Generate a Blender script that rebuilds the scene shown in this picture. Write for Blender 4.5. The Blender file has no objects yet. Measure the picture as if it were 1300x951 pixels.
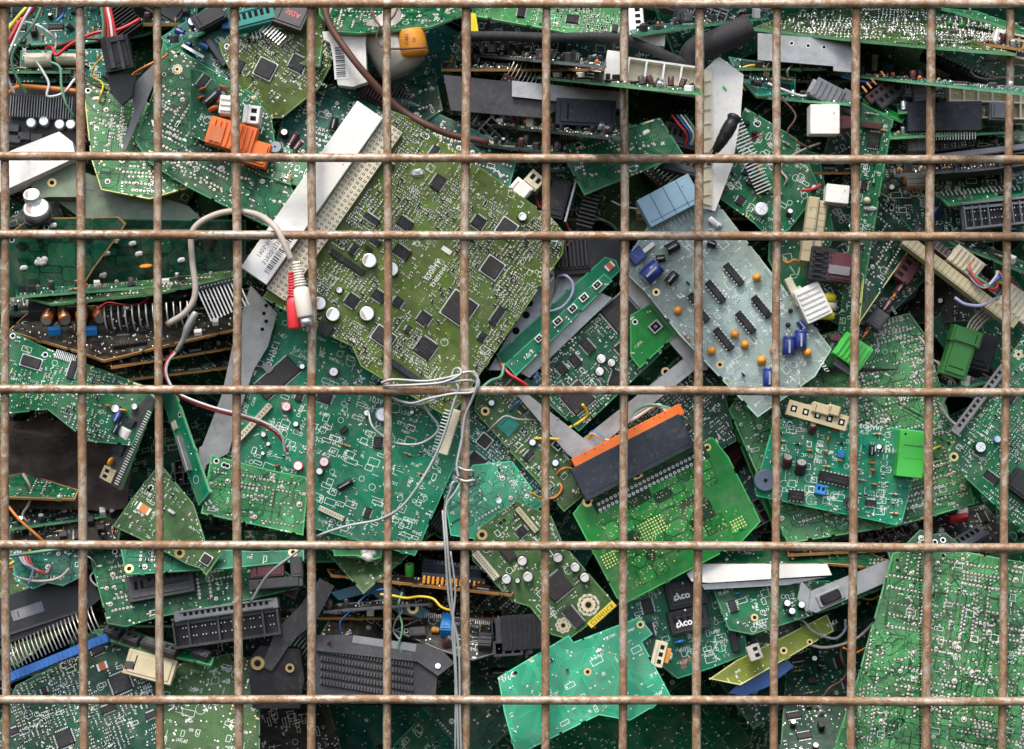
import bpy, math, random
from mathutils import Vector, Matrix, noise
R = math.radians
scene = bpy.context.scene
col = scene.collection
S = 0.0005            # half a millimetre per unit of the layout grid
D = 2600.0            # camera distance from the grille, same units
# ---------------------------------------------------------------- camera, sky, sun
cam = bpy.data.cameras.new("camera"); camo = bpy.data.objects.new("camera", cam); col.objects.link(camo)
camo.location = (0, -D*S, 0); camo.rotation_euler = (R(90), 0, 0)
cam.lens = 72; cam.sensor_width = 36; cam.clip_start = 0.01; cam.clip_end = 100
scene.camera = camo
w = bpy.data.worlds.new("World"); scene.world = w; w.use_nodes = True
nt = w.node_tree; bg = nt.nodes['Background']; sky = nt.nodes.new('ShaderNodeTexSky')
sky.sky_type = 'NISHITA'; sky.sun_disc = False
SUN_EL, SUN_AZ = 60, 200      # azimuth clockwise from +Y
sky.sun_elevation = R(SUN_EL); sky.sun_rotation = R(SUN_AZ); sky.air_density = 1.0; sky.dust_density = 3.0; sky.ozone_density = 0.6
nt.links.new(sky.outputs[0], bg.inputs[0]); bg.inputs[1].default_value = 0.15
sl = bpy.data.lights.new("sun", 'SUN'); sl.energy = 1.5; sl.angle = R(16); sl.color = (1, .965, .92)
so = bpy.data.objects.new("sun", sl); col.objects.link(so)
dv = Vector((math.sin(R(SUN_AZ))*math.cos(R(SUN_EL)), math.cos(R(SUN_AZ))*math.cos(R(SUN_EL)), math.sin(R(SUN_EL))))
so.rotation_euler = dv.to_track_quat('Z', 'Y').to_euler(); so.location = dv*2
scene.view_settings.view_transform = 'Standard'; scene.view_settings.look = 'None'
scene.view_settings.exposure = 1.05; scene.view_settings.gamma = 1
# ---------------------------------------------------------------- materials
MATS = {}
def newmat(name):
    m = bpy.data.materials.new(name); m.use_nodes = True
    n = m.node_tree.nodes; return m, n, m.node_tree.links, n['Principled BSDF']
def noise_node(n, l, scale, detail=4, rough=.6, vec=None, rnd=None, dist=0):
    t = n.new('ShaderNodeTexNoise'); t.noise_dimensions = '4D'
    t.inputs['Scale'].default_value = scale; t.inputs['Detail'].default_value = detail
    t.inputs['Roughness'].default_value = rough; t.inputs['Distortion'].default_value = dist
    l.new(vec, t.inputs['Vector'])
    if rnd: l.new(rnd, t.inputs['W'])
    return t
def ramp(n, l, src, stops):
    r = n.new('ShaderNodeValToRGB'); e = r.color_ramp.elements
    while len(e) < len(stops): e.new(.5)
    for i, (p, c) in enumerate(stops):
        e[i].position = p; e[i].color = (c[0], c[1], c[2], 1) if isinstance(c, tuple) else (c, c, c, 1)
    l.new(src, r.inputs[0]); return r.outputs[0]
def mixc(n, l, f, a, b):
    x = n.new('ShaderNodeMix'); x.data_type = 'RGBA'
    if isinstance(f, (int, float)): x.inputs[0].default_value = f
    else: l.new(f, x.inputs[0])
    for i, v in ((6, a), (7, b)):
        if isinstance(v, tuple): x.inputs[i].default_value = (*v, 1)
        else: l.new(v, x.inputs[i])
    return x.outputs[2]
def M(name):
    if name in MATS: return MATS[name]
    base, rough, metal, var, dirt, bump = DEFS[name]
    m, n, l, p = newmat(name)
    tc = n.new('ShaderNodeTexCoord'); oi = n.new('ShaderNodeObjectInfo')
    mu = n.new('ShaderNodeMath'); mu.operation = 'MULTIPLY'; mu.inputs[1].default_value = 40; l.new(oi.outputs['Random'], mu.inputs[0])
    v = tc.outputs['Object']; rnd = mu.outputs[0]
    t1 = noise_node(n, l, 90, 5, .65, v, rnd)
    lo = tuple(c*(1-var) for c in base); hi = tuple(min(1, c*(1+var)) for c in base)
    c = ramp(n, l, t1.outputs[0], [(.3, lo), (.7, hi)])
    if dirt > 0:
        t2 = noise_node(n, l, 260, 6, .75, v, rnd, .4)
        dm = ramp(n, l, t2.outputs[0], [(.62-dirt*.25, 0.0), (.8-dirt*.12, 1.0)])
        mm = n.new('ShaderNodeMath'); mm.operation = 'MULTIPLY'; mm.inputs[1].default_value = .35+dirt*.5
        l.new(dm, mm.inputs[0])
        c = mixc(n, l, mm.outputs[0], c, (.17, .135, .095))
        rr = n.new('ShaderNodeMapRange'); rr.inputs['To Min'].default_value = rough; rr.inputs['To Max'].default_value = min(1, rough+.35)
        l.new(mm.outputs[0], rr.inputs[0]); l.new(rr.outputs[0], p.inputs['Roughness'])
    else: p.inputs['Roughness'].default_value = rough
    l.new(c, p.inputs['Base Color']); p.inputs['Metallic'].default_value = metal
    if max(base) < .12: p.inputs['Specular IOR Level'].default_value = .3
    if bump > 0:
        t3 = noise_node(n, l, 700, 4, .6, v, rnd)
        b = n.new('ShaderNodeBump'); b.inputs['Strength'].default_value = bump; b.inputs['Distance'].default_value = .0004
        l.new(t3.outputs[0], b.inputs['Height']); l.new(b.outputs[0], p.inputs['Normal'])
    MATS[name] = m; return m
DEFS = {  # colour, roughness, metallic, variation, dirt, bump
 'silk': ((.78,.82,.74), .6, 0, .1, .06, 0), 'solder': ((.72,.72,.70), .27, .9, .15, .06, .2),
 'tin': ((.72,.72,.68), .4, .45, .2, .12, 0), 'gold': ((.62,.45,.20), .35, .8, .2, .15, 0),
 'epoxy': ((.012,.011,.012), .45, 0, .3, .28, .15), 'epoxy_grey': ((.035,.03,.03), .55, 0, .2, .3, .15),
 'marking': ((.075,.07,.066), .7, 0, .2, .1, 0), 'aluminium': ((.78,.77,.75), .33, .75, .1, .14, .1),
 'sleeve_black': ((.02,.02,.024), .35, 0, .3, .15, 0), 'sleeve_blue': ((.02,.04,.2), .3, 0, .3, .12, 0),
 'sleeve_brown': ((.08,.03,.03), .35, 0, .3, .15, 0), 'sleeve_orange': ((.62,.2,.015), .35, 0, .1, .12, 0),
 'white': ((.76,.74,.67), .42, 0, .09, .32, .1), 'cream': ((.60,.54,.38), .45, 0, .14, .38, .15),
 'beige': ((.50,.42,.25), .5, 0, .12, .25, .1), 'orange': ((.75,.15,.015), .45, 0, .12, .16, .05),
 'green_plastic': ((.05,.42,.05), .4, 0, .08, .12, .05), 'dark_green_plastic': ((.03,.16,.03), .4, 0, .1, .2, .05),
 'teal_plastic': ((.0,.20,.16), .4, 0, .1, .15, .05), 'light_blue': ((.24,.38,.48), .42, 0, .08, .2, .05),
 'black_plastic': ((.018,.018,.02), .42, 0, .3, .26, .1), 'grey_plastic': ((.045,.045,.048), .45, 0, .25, .4, .3),
 'mid_grey': ((.17,.175,.18), .45, 0, .2, .42, .25), 'buzzer_grey': ((.07,.10,.14), .4, 0, .2, .25, .05), 'slate': ((.02,.025,.036), .38, 0, .25, .35, .2),
 'navy': ((.012,.10,.34), .35, 0, .2, .18, .05), 'bright_blue': ((.02,.22,.55), .35, 0, .1, .1, 0),
 'steel': ((.34,.34,.33), .4, .6, .22, .42, .25), 'zinc': ((.34,.345,.34), .38, .4, .2, .42, .25),
 'can_metal': ((.55,.51,.44), .3, .45, .12, .15, .05), 'copper': ((.62,.22,.07), .35, .8, .2, .1, 0),
 'ceramic': ((.50,.13,.03), .4, 0, .2, .12, 0), 'ceramic_blue': ((.02,.16,.42), .35, 0, .1, .1, 0),
 'tantalum': ((.72,.28,.02), .45, 0, .2, .35, 0), 'tan': ((.45,.33,.2), .5, 0, .15, .1, 0),
 'smd_cap': ((.28,.19,.11), .5, 0, .2, .1, 0), 'smd_res': ((.035,.035,.04), .45, 0, .3, .1, 0),
 'hole': ((.006,.006,.006), .9, 0, .2, 0, 0), 'edge': ((.16,.42,.2), .6, 0, .2, .2, 0), 'edge_yellow': ((.6,.6,.2), .6, 0, .2, .25, 0),
 'edge_orange': ((.4,.2,.06), .6, 0, .2, .25, 0), 'sticker': ((.78,.77,.74), .5, 0, .03, .06, 0), 'ink': ((.02,.02,.02), .6, 0, .1, 0, 0),
 'rubber': ((.03,.03,.033), .75, 0, .3, .3, .5), 'cloth': ((.055,.042,.034), .95, 0, .4, .3, 1), 'tape': ((.015,.015,.016), .35, 0, .3, .2, .6),
 'wire_red': ((.55,.03,.03), .4, 0, .1, .12, 0), 'wire_white': ((.72,.70,.66), .45, 0, .06, .18, 0), 'wire_yellow': ((.75,.5,.03), .4, 0, .1, .12, 0),
 'wire_black': ((.02,.02,.02), .4, 0, .3, .15, 0), 'wire_grey': ((.34,.34,.33), .5, 0, .1, .25, 0), 'wire_brown': ((.12,.05,.035), .5, 0, .15, .2, .1),
 'wire_green': ((.12,.28,.16), .45, 0, .1, .2, 0), 'wire_beige': ((.42,.36,.29), .5, 0, .1, .25, 0), 'wire_blue': ((.04,.14,.4), .4, 0, .1, .15, 0),
 'wire_purple': ((.33,.33,.48), .4, 0, .1, .15, 0), 'wire_orange': ((.6,.2,.03), .45, 0, .1, .15, 0), 'tie_metal': ((.36,.37,.35), .5, .35, .18, .2, .1),
 'rca_red': ((.72,.04,.05), .4, 0, .06, .1, 0), 'rca_white': ((.78,.70,.58), .45, 0, .08, .12, 0), 'yellow_tape': ((.75,.6,.02), .4, 0, .1, .1, 0),
 'wall': ((.03,.026,.024), .9, 0, .3, .3, .3), 'yellow_ink': ((.75,.55,.03), .5, 0, .1, .1, 0), 'glue': ((.68,.66,.6), .35, 0, .1, .1, .2),  # wall: dark surface of the added light-blocking box
 'bracket_blue': ((.02,.12,.2), .4, 0, .2, .2, 0), 'maroon': ((.10,.03,.035), .35, 0, .2, .1, 0), 'shell_green': ((.15,.20,.13), .5, 0, .3, .5, .1), 'pad': ((.55,.53,.42), .4, .3, .2, .15, 0),
}
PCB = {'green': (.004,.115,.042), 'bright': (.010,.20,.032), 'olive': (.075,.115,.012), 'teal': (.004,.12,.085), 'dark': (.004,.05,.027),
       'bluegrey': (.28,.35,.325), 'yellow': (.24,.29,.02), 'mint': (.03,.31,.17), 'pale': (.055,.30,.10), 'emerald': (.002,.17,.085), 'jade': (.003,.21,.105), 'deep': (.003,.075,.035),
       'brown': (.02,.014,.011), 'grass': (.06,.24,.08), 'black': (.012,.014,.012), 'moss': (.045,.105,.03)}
def mask(cn, lvl=0):
    key = 'solder_mask_%s_%s' % (cn, {0: 'base', 1: 'trace', -1: 'gap', 2: 'rim'}[lvl])
    if key in MATS: return MATS[key]
    b = Vector(PCB[cn]); 
    if lvl == 2: b = b*1.7 + Vector((.05, .12, .06))
    if lvl == 1: b = b*1.35 + Vector((.008, .022, .008))
    if lvl == -1: b = b*.16
    b = tuple(b)
    m, n, l, p = newmat(key)
    tc = n.new('ShaderNodeTexCoord'); oi = n.new('ShaderNodeObjectInfo')
    mu = n.new('ShaderNodeMath'); mu.operation = 'MULTIPLY'; mu.inputs[1].default_value = 40; l.new(oi.outputs['Random'], mu.inputs[0])
    v = tc.outputs['Object']; rnd = mu.outputs[0]
    t1 = noise_node(n, l, 30, 4, .6, v, rnd)
    c = ramp(n, l, t1.outputs[0], [(.3, tuple(x*.5 for x in b)), (.7, tuple(min(1, x*1.15) for x in b))])
    t2 = noise_node(n, l, 420, 5, .75, v, rnd, .6)
    dm = ramp(n, l, t2.outputs[0], [(.60, 0.0), (.80, .34)])
    c = mixc(n, l, dm, c, (.13, .12, .08))
    t4 = noise_node(n, l, 48, 6, .7, v, rnd, 1.0)
    du = ramp(n, l, t4.outputs[0], [(.46, 0.0), (.74, .42)])
    c = mixc(n, l, du, c, (.21, .21, .16))
    l.new(c, p.inputs['Base Color']); p.inputs['Specular IOR Level'].default_value = .22
    rr = n.new('ShaderNodeMapRange'); rr.inputs['To Min'].default_value = .26; rr.inputs['To Max'].default_value = .62
    l.new(t2.outputs[0], rr.inputs[0]); rr.inputs['From Min'].default_value = .35; rr.inputs['From Max'].default_value = .7
    l.new(rr.outputs[0], p.inputs['Roughness'])
    t3 = noise_node(n, l, 160, 3, .5, v, rnd)
    bp = n.new('ShaderNodeBump'); bp.inputs['Strength'].default_value = .25; bp.inputs['Distance'].default_value = .0003
    l.new(t3.outputs[0], bp.inputs['Height']); l.new(bp.outputs[0], p.inputs['Normal'])
    MATS[key] = m; return m
def rust_mat(key, sc):
    m, n, l, p = newmat('rusty_galvanised_steel_'+key)
    tc = n.new('ShaderNodeTexCoord'); mp = n.new('ShaderNodeMapping'); mp.inputs['Scale'].default_value = sc; l.new(tc.outputs['Object'], mp.inputs[0]); v = mp.outputs[0]
    a = noise_node(n, l, 105, 8, .78, v, None, 1.2)
    b = noise_node(n, l, 240, 6, .7, v, None, .5)
    c = noise_node(n, l, 900, 4, .7, v)
    d = noise_node(n, l, 22, 3, .5, v)
    pale = ramp(n, l, b.outputs[0], [(.25, (.26,.19,.13)), (.48, (.38,.295,.21)), (.72, (.58,.51,.41))])
    rust = ramp(n, l, b.outputs[0], [(.25, (.12,.06,.028)), (.5, (.24,.13,.06)), (.75, (.40,.24,.105))])
    ad = n.new('ShaderNodeMath'); ad.operation = 'MULTIPLY_ADD'; ad.inputs[1].default_value = .35; l.new(d.outputs[0], ad.inputs[0]); l.new(a.outputs[0], ad.inputs[2])
    f = ramp(n, l, ad.outputs[0], [(.615, 0.0), (.70, .95)])
    cc = mixc(n, l, f, pale, rust)
    spk = ramp(n, l, c.outputs[0], [(.57, 0.0), (.64, .8)])
    cc = mixc(n, l, spk, cc, (.17, .085, .05))
    lt = ramp(n, l, c.outputs[0], [(.30, .55), (.40, 0.0)])
    cc = mixc(n, l, lt, cc, (.72, .68, .62))
    l.new(cc, p.inputs['Base Color']); 
    rr = ramp(n, l, f, [(0, .32), (1, .62)]); l.new(rr, p.inputs['Roughness'])
    p.inputs['Metallic'].default_value = .15
    bp = n.new('ShaderNodeBump'); bp.inputs['Strength'].default_value = .7; bp.inputs['Distance'].default_value = .0005
    l.new(b.outputs[0], bp.inputs['Height']); l.new(bp.outputs[0], p.inputs['Normal'])
    MATS[key] = m
rust_mat('rust', (1, 1, .72)); rust_mat('rust_h', (.72, 1, 1))
def getmat(k):
    if k in MATS: return MATS[k]
    if k.startswith('pcb:'):
        _, cn, lv = k.split(':'); return mask(cn, int(lv))
    return M(k)
# ---------------------------------------------------------------- mesh builder (grid units, scaled by S on build)
class MB:
    def __init__(s): s.v = []; s.f = []; s.mi = []; s.sm = []; s.ms = []
    def m(s, k):
        if k not in s.ms: s.ms.append(k)
        return s.ms.index(k)
    def face(s, idx, k, smooth=False): s.f.append(idx); s.mi.append(s.m(k)); s.sm.append(smooth)
    def poly(s, pts, z, k):
        b = len(s.v); s.v += [(x, y, z) for x, y in pts]; s.face(list(range(b, b+len(pts))), k)
    def prism(s, pts, z0, z1, ktop, kside=None):
        if sum(pts[i][0]*pts[(i+1) % len(pts)][1]-pts[(i+1) % len(pts)][0]*pts[i][1] for i in range(len(pts))) < 0: pts = pts[::-1]
        kside = kside or ktop; b = len(s.v); n = len(pts)
        s.v += [(x, y, z0) for x, y in pts]+[(x, y, z1) for x, y in pts]
        s.face([b+i for i in range(n)][::-1], ktop); s.face([b+n+i for i in range(n)], ktop)
        for i in range(n): j = (i+1) % n; s.face([b+i, b+j, b+n+j, b+n+i], kside)
    def box(s, cx, cy, z0, sx, sy, sz, k, rot=0, top=None):
        c, q = math.cos(rot), math.sin(rot); b = len(s.v)
        for z in (z0, z0+sz):
            for x, y in ((-sx/2, -sy/2), (sx/2, -sy/2), (sx/2, sy/2), (-sx/2, sy/2)):
                s.v.append((cx+x*c-y*q, cy+x*q+y*c, z))
        for i in ((3, 2, 1, 0), (4, 5, 6, 7), (0, 1, 5, 4), (1, 2, 6, 5), (2, 3, 7, 6), (3, 0, 4, 7)):
            s.face([b+j for j in i], (top or k) if i[0] == 4 else k)
    def cbox(s, cx, cy, z0, sx, sy, sz, k, c=None, rot=0, top=None):
        c = c if c is not None else min(min(sx, sy, sz)*.1, .9)
        co, q = math.cos(rot), math.sin(rot); b = len(s.v)
        def ring(ins, z):
            X, Y = sx/2-ins, sy/2-ins
            for x, y in ((-X+c, -Y), (X-c, -Y), (X, -Y+c), (X, Y-c), (X-c, Y), (-X+c, Y), (-X, Y-c), (-X, -Y+c)):
                s.v.append((cx+x*co-y*q, cy+x*q+y*co, z))
        ring(0, z0); ring(0, z0+sz-c); ring(c*.8, z0+sz)
        for r in (0, 8):
            for i in range(8): j = (i+1) % 8; s.face([b+r+i, b+r+j, b+r+8+j, b+r+8+i], k)
        s.face([b+16+i for i in range(8)], top or k); s.face([b+i for i in range(8)][::-1], k)
    def strip(s, p, q, w, z, k):
        dx, dy = q[0]-p[0], q[1]-p[1]; L = math.hypot(dx, dy)
        if L < 1e-6: return
        nx, ny = -dy/L*w/2, dx/L*w/2
        s.poly([(p[0]-nx, p[1]-ny), (q[0]-nx, q[1]-ny), (q[0]+nx, q[1]+ny), (p[0]+nx, p[1]+ny)], z, k)
    def disc(s, x, y, z, r, k, n=10): s.poly([(x+r*math.cos(i*math.tau/n), y+r*math.sin(i*math.tau/n)) for i in range(n)], z, k)
    def ring(s, x, y, z, r0, r1, k, n=14):
        b = len(s.v)
        for r in (r0, r1):
            for i in range(n): a = i*math.tau/n; s.v.append((x+r*math.cos(a), y+r*math.sin(a), z))
        for i in range(n): j = (i+1) % n; s.face([b+i, b+n+i, b+n+j, b+j], k)
    def rev(s, p0, ax, prof, k, n=14, kt=None):      # surface of revolution: prof = [(t along axis, radius)]
        ax = Vector(ax).normalized(); p0 = Vector(p0)
        u = ax.orthogonal().normalized(); vv = ax.cross(u); b = len(s.v)
        for t, r in prof:
            for i in range(n): a = i*math.tau/n; s.v.append(tuple(p0+ax*t+(u*math.cos(a)+vv*math.sin(a))*r))
        for q in range(len(prof)-1):
            for i in range(n): j = (i+1) % n; s.face([b+q*n+i, b+q*n+j, b+q*n+n+j, b+q*n+n+i], k, True)
        s.face([b+(len(prof)-1)*n+i for i in range(n)], kt or k); s.face([b+i for i in range(n)][::-1], k)
    def cyl(s, x, y, z, r, h, k, kt=None, n=14): s.rev((x, y, z), (0, 0, 1), [(0, r), (h-.12*r, r), (h, r*.88)], k, n, kt)
    def dome(s, x, y, z, r, h, k, n=6):
        b = len(s.v)
        for rr, zz in ((1, 0), (.72, .66)):
            for i in range(n): a = i*math.tau/n; s.v.append((x+r*rr*math.cos(a), y+r*rr*math.sin(a), z+h*zz))
        s.v.append((x, y, z+h))
        for i in range(n):
            j = (i+1) % n; s.face([b+i, b+j, b+n+j, b+n+i], k, True); s.face([b+n+i, b+n+j, b+2*n], k, True)
    def tube(s, pts, r, k, n=7, closed=False):
        pts = [Vector(p) for p in pts]; b = len(s.v); m_ = len(pts); prev = None
        rs = r if isinstance(r, (list, tuple)) else [r]*m_
        for i, p in enumerate(pts):
            t = (pts[min(i+1, m_-1)]-pts[max(i-1, 0)]).normalized()
            if prev is None: u = t.orthogonal().normalized()
            else: u = (prev-t*prev.dot(t)).normalized()
            prev = u; vv = t.cross(u)
            for q in range(n): a = q*math.tau/n; s.v.append(tuple(p+(u*math.cos(a)+vv*math.sin(a))*rs[i]))
        for i in range(m_-1):
            for q in range(n): j = (q+1) % n; s.face([b+i*n+q, b+i*n+j, b+i*n+n+j, b+i*n+n+q], k, True)
        s.face([b+q for q in range(n)][::-1], k); s.face([b+(m_-1)*n+q for q in range(n)], k)
    def mesh(s, name):
        me = bpy.data.meshes.new(name)
        me.from_pydata([(x*S, y*S, z*S) for x, y, z in s.v], [], s.f)
        for k in s.ms: me.materials.append(getmat(k))
        me.polygons.foreach_set('material_index', s.mi); me.polygons.foreach_set('use_smooth', s.sm)
        me.update(); return me
    def build(s, name, parent=None, **kw):
        if not s.v: return None
        return place(s.mesh(name), name, parent, **kw)
def place(me, name, parent=None, u=0, v=0, z=0, rot=0, kind=None, label=None):
    o = bpy.data.objects.new(name, me); col.objects.link(o); o.parent = parent
    o.location = (u*S, v*S, z*S); o.rotation_euler = (0, 0, R(rot))
    if kind: o['kind'] = kind
    if label: o['label'] = label
    return o
def crom(P, k=6):
    P = [Vector(p) for p in P]; out = []
    Q = [P[0]*2-P[1]]+P+[P[-1]*2-P[-2]]
    for i in range(1, len(Q)-2):
        a, b, c, d = Q[i-1:i+3]
        for j in range(k):
            t = j/k; out.append(.5*((2*b)+(c-a)*t+(2*a-5*b+4*c-d)*t*t+(3*b-a-3*c+d)*t*t*t))
    out.append(P[-1]); return out
def W(px, py, d=0):
    k = 1+d/D; return Vector(((px-650)*k, d, (475.5-py)*k))     # grid units
class Frame:
    def __init__(s, cx, cy, d, ang=0, tilt=(0, 0)):
        a, b = tilt; s.O = W(cx, cy, d); s.n = Vector((a, -1, b)).normalized(); t = R(ang)
        s.e1 = Vector((math.cos(t), a*math.cos(t)+b*math.sin(t), math.sin(t))).normalized(); s.e2 = s.n.cross(s.e1)
    def loc(s, px, py, h=0):
        C = Vector((0, -D, 0)); dr = W(px, py, 0)-C; t = ((s.O+s.n*h-C).dot(s.n))/dr.dot(s.n); p = C+dr*t-s.O
        return p.dot(s.e1), p.dot(s.e2)
    def pt(s, px, py, d):                     # free point in this frame's coordinates
        p = W(px, py, d)-s.O; return (p.dot(s.e1), p.dot(s.e2), p.dot(s.n))
    def matrix(s):
        m = Matrix((( s.e1.x, s.e2.x, s.n.x), (s.e1.y, s.e2.y, s.n.y), (s.e1.z, s.e2.z, s.n.z))).to_4x4(); m.translation = s.O*S; return m
def thing(name, label, cat, fr, group=None):
    o = bpy.data.objects.new(name, None); col.objects.link(o); o.empty_display_size = .005
    o.matrix_world = fr.matrix(); o['label'] = label; o['category'] = cat
    if group: o['group'] = group
    return o
class T:       # a thing that is not a board: frame + empty; part(name) gives a builder flushed with done()
    def __init__(s, name, label, cat, cx, cy, d, ang=0, tilt=(0, 0), group=None):
        s.fr = Frame(cx, cy, d, ang, tilt); s.o = thing(name, label, cat, s.fr, group)
    def px(s, pts, h=0): return [s.fr.loc(x, y, h) for x, y in pts]
    def part(s, name, mb, **kw): return mb.build(name, s.o, **kw)
    def add(s, kind, px, py, rot, *a, **kw): return comp(kind, s, px, py, rot, *a, **kw)
def glyphs(mb, u, v, n, h, z, k, rng, ang=0):
    c, q = math.cos(ang), math.sin(ang)
    def P(x, y): return (u+x*c-y*q, v+x*q+y*c)
    for i in range(n):
        x = i*h*.8
        for j in range(rng.choice((2, 3, 3))):
            a = rng.choice([((0, 0), (0, h)), ((0, h), (h*.5, h)), ((0, 0), (h*.5, 0)), ((h*.5, 0), (h*.5, h)), ((0, h*.5), (h*.5, h*.5)), ((0, 0), (h*.5, h))])
            mb.strip(P(x+a[0][0], a[0][1]), P(x+a[1][0], a[1][1]), h*.17, z, k)
def text_obj(parent, s_, size, u, v, z, rot, mat, flip=True, name='printed_text', bold=False):
    cu = bpy.data.curves.new('t', 'FONT'); cu.body = s_; cu.size = size*S; cu.align_x = 'CENTER'; cu.align_y = 'CENTER'; cu.resolution_u = 3
    if bold: cu.offset = size*S*.03
    t = bpy.data.objects.new('t', cu); col.objects.link(t)
    me = bpy.data.meshes.new_from_object(t.evaluated_get(bpy.context.evaluated_depsgraph_get()))
    bpy.data.objects.remove(t); bpy.data.curves.remove(cu)
    if flip: me.transform(Matrix.Scale(-1, 4, (0, 1, 0))); me.flip_normals()
    me.materials.clear(); me.materials.append(getmat(mat)); me.name = name
    return place(me, name, parent, u=u, v=v, z=z, rot=rot)
# ---------------------------------------------------------------- components (cached meshes, centred, standing on z = 0)
CACHE = {}
def cached(key, fn):
    if key not in CACHE:
        mb = MB(); fn(mb); CACHE[key] = mb.mesh(key[0])
    return CACHE[key]
def c_chip(mb, w, l, pins=2, h=3, m='epoxy', seed=0):
    rng = random.Random(int(w*7+l*13+seed)); mb.cbox(0, 0, .6, w, l, h, m, min(w, l)*.05)
    z = .6+h+.02
    for i in range(max(2, int(l/5))): 
        y = l*.25-i*l*.16
        if y < -l*.3: break
        mb.strip((-w*.3, y), (w*rng.uniform(.0, .3), y), .5, z, 'marking')
    mb.disc(-w*.36, -l*.36, z, min(w, l)*.06+.3, 'marking', 8)
    p = 2.3 if min(w, l) > 9 else 1.9
    def side(n, fn):
        for i in range(n): fn((i-(n-1)/2)*p)
    n = int((l-1.5)/p)
    side(n, lambda t: (mb.box(w/2+1.0, t, 0, 2.0, 1.0, 1.2, 'tin'), mb.box(-w/2-1.0, t, 0, 2.0, 1.0, 1.2, 'tin')))
    if pins == 4: side(int((w-1.5)/p), lambda t: (mb.box(t, l/2+1.0, 0, 1.0, 2.0, 1.2, 'tin'), mb.box(t, -l/2-1.0, 0, 1.0, 2.0, 1.2, 'tin')))
def c_plcc(mb, w, l, m='epoxy_grey'):
    mb.box(0, 0, 0, w+4, l+4, 2.0, 'tin'); mb.cbox(0, 0, 1.5, w+1.5, l+1.5, 3.5, m, 1.2); glyphs(mb, -w*.3, 0, 6, w*.1, 5.05, 'marking', random.Random(5))
def c_dip(mb, w, l, m='epoxy'):
    mb.cbox(0, 0, 2, w, l, 6, m, .8); n = int(l/5)
    for i in range(n):
        t = (i-(n-1)/2)*5
        for q in (-1, 1): mb.box(q*(w/2+.9), t, 0, 1.4, 2, 5.5, 'tin')
    mb.disc(0, l/2-2, 8.03, 1.3, 'hole', 8)
    mb.strip((-w*.15, -l*.3), (-w*.15, l*.25), .6, 8.03, 'marking'); mb.strip((w*.18, -l*.3), (w*.18, l*.12), .6, 8.03, 'marking')
def c_can(mb, r, h):
    mb.cbox(0, 0, 0, 2*r+1.5, 2*r+1.5, 1.6, 'black_plastic', r*.35); mb.rev((0, 0, 1.4), (0, 0, 1), [(0, r), (h*.2, r*.9), (h*.3, r), (h-.6, r), (h, r*.9)], 'aluminium', 18)
    mb.poly([(r*.82*math.cos(a), r*.82*math.sin(a)) for a in [R(110+i*13) for i in range(11)]], 1.45+h, 'wire_beige')
def c_radial(mb, r, h, m):
    mb.rev((0, 0, 0), (0, 0, 1), [(0, r*.95), (h*.1, r), (h*.16, r*.9), (h*.22, r), (h-.8, r), (h, r*.86)], m, 18, m)
    mb.disc(0, 0, h+.04, r*.8, 'aluminium', 16)
    if r > 6 and m != 'mid_grey':
        for a in (0, 1): mb.strip((-r*.6*(1-a), -r*.6*a), (r*.6*(1-a), r*.6*a), .35, h+.07, 'mid_grey')
    mb.box(-r*.93, 0, h*.25, .3, r*.7, h*.6, 'wire_grey')
def c_lying(mb, r, L, m):
    mb.rev((-L/2, 0, r), (1, 0, 0), [(0, r*.86), (.8, r), (L*.80, r), (L*.85, r*.9), (L*.9, r), (L, r*.94)], m, 16, 'black_plastic')
    mb.rev((-L/2-.05, 0, r), (-1, 0, 0), [(0, r*.8), (.1, r*.78)], 'aluminium', 14)
    mb.strip((-L*.4, r*.0), (L*.3, 0), r*.28, 2*r+.04, 'wire_grey')
    for q in (-1, 1): mb.tube([(L/2, q*r*.4, r), (L/2+3, q*r*.4, r), (L/2+4, q*r*.4, 0)], .4, 'tin', 5)
def c_disc(mb, r, m):
    mb.rev((0, -r*.3, r*1.2), (0, 1, 0), [(0, r*.25), (r*.12, r*.8), (r*.3, r), (r*.48, r*.8), (r*.6, r*.25)], m, 14)
    for q in (-1, 1): mb.tube([(q*r*.5, 0, 0), (q*r*.5, 0, r*.6)], .45, 'tin', 5)
def c_axial(mb, L, m):
    r = L*.16+.5; mb.rev((-L/2, 0, r+.4), (1, 0, 0), [(0, r*.6), (L*.06, r), (L*.25, r), (L*.32, r*.82), (L*.68, r*.82), (L*.75, r), (L*.94, r), (L, r*.6)], m, 10)
    for t, k in ((-.3, 'sleeve_brown'), (-.1, 'wire_red'), (.08, 'yellow_ink'), (.3, 'gold')): mb.rev((L*t-.4, 0, r+.4), (1, 0, 0), [(0, r*1.02), (.9, r*1.02)], k, 10)
    mb.tube([(-L/2-4, 0, 0), (-L/2-3.5, 0, r+.4), (L/2+3.5, 0, r+.4), (L/2+4, 0, 0)], .4, 'tin', 5)
def c_diode(mb, L):
    r = L*.2; mb.rev((-L/2, 0, r+.2), (1, 0, 0), [(0, r*.8), (.3, r), (L-.3, r), (L, r*.8)], 'sleeve_black', 10)
    mb.rev((L*.25, 0, r+.2), (1, 0, 0), [(0, r*1.02), (1, r*1.02)], 'silk', 10); mb.tube([(-L/2-3, 0, 0), (-L/2-2.6, 0, r+.2), (L/2+2.6, 0, r+.2), (L/2+3, 0, 0)], .4, 'tin', 5)
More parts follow.
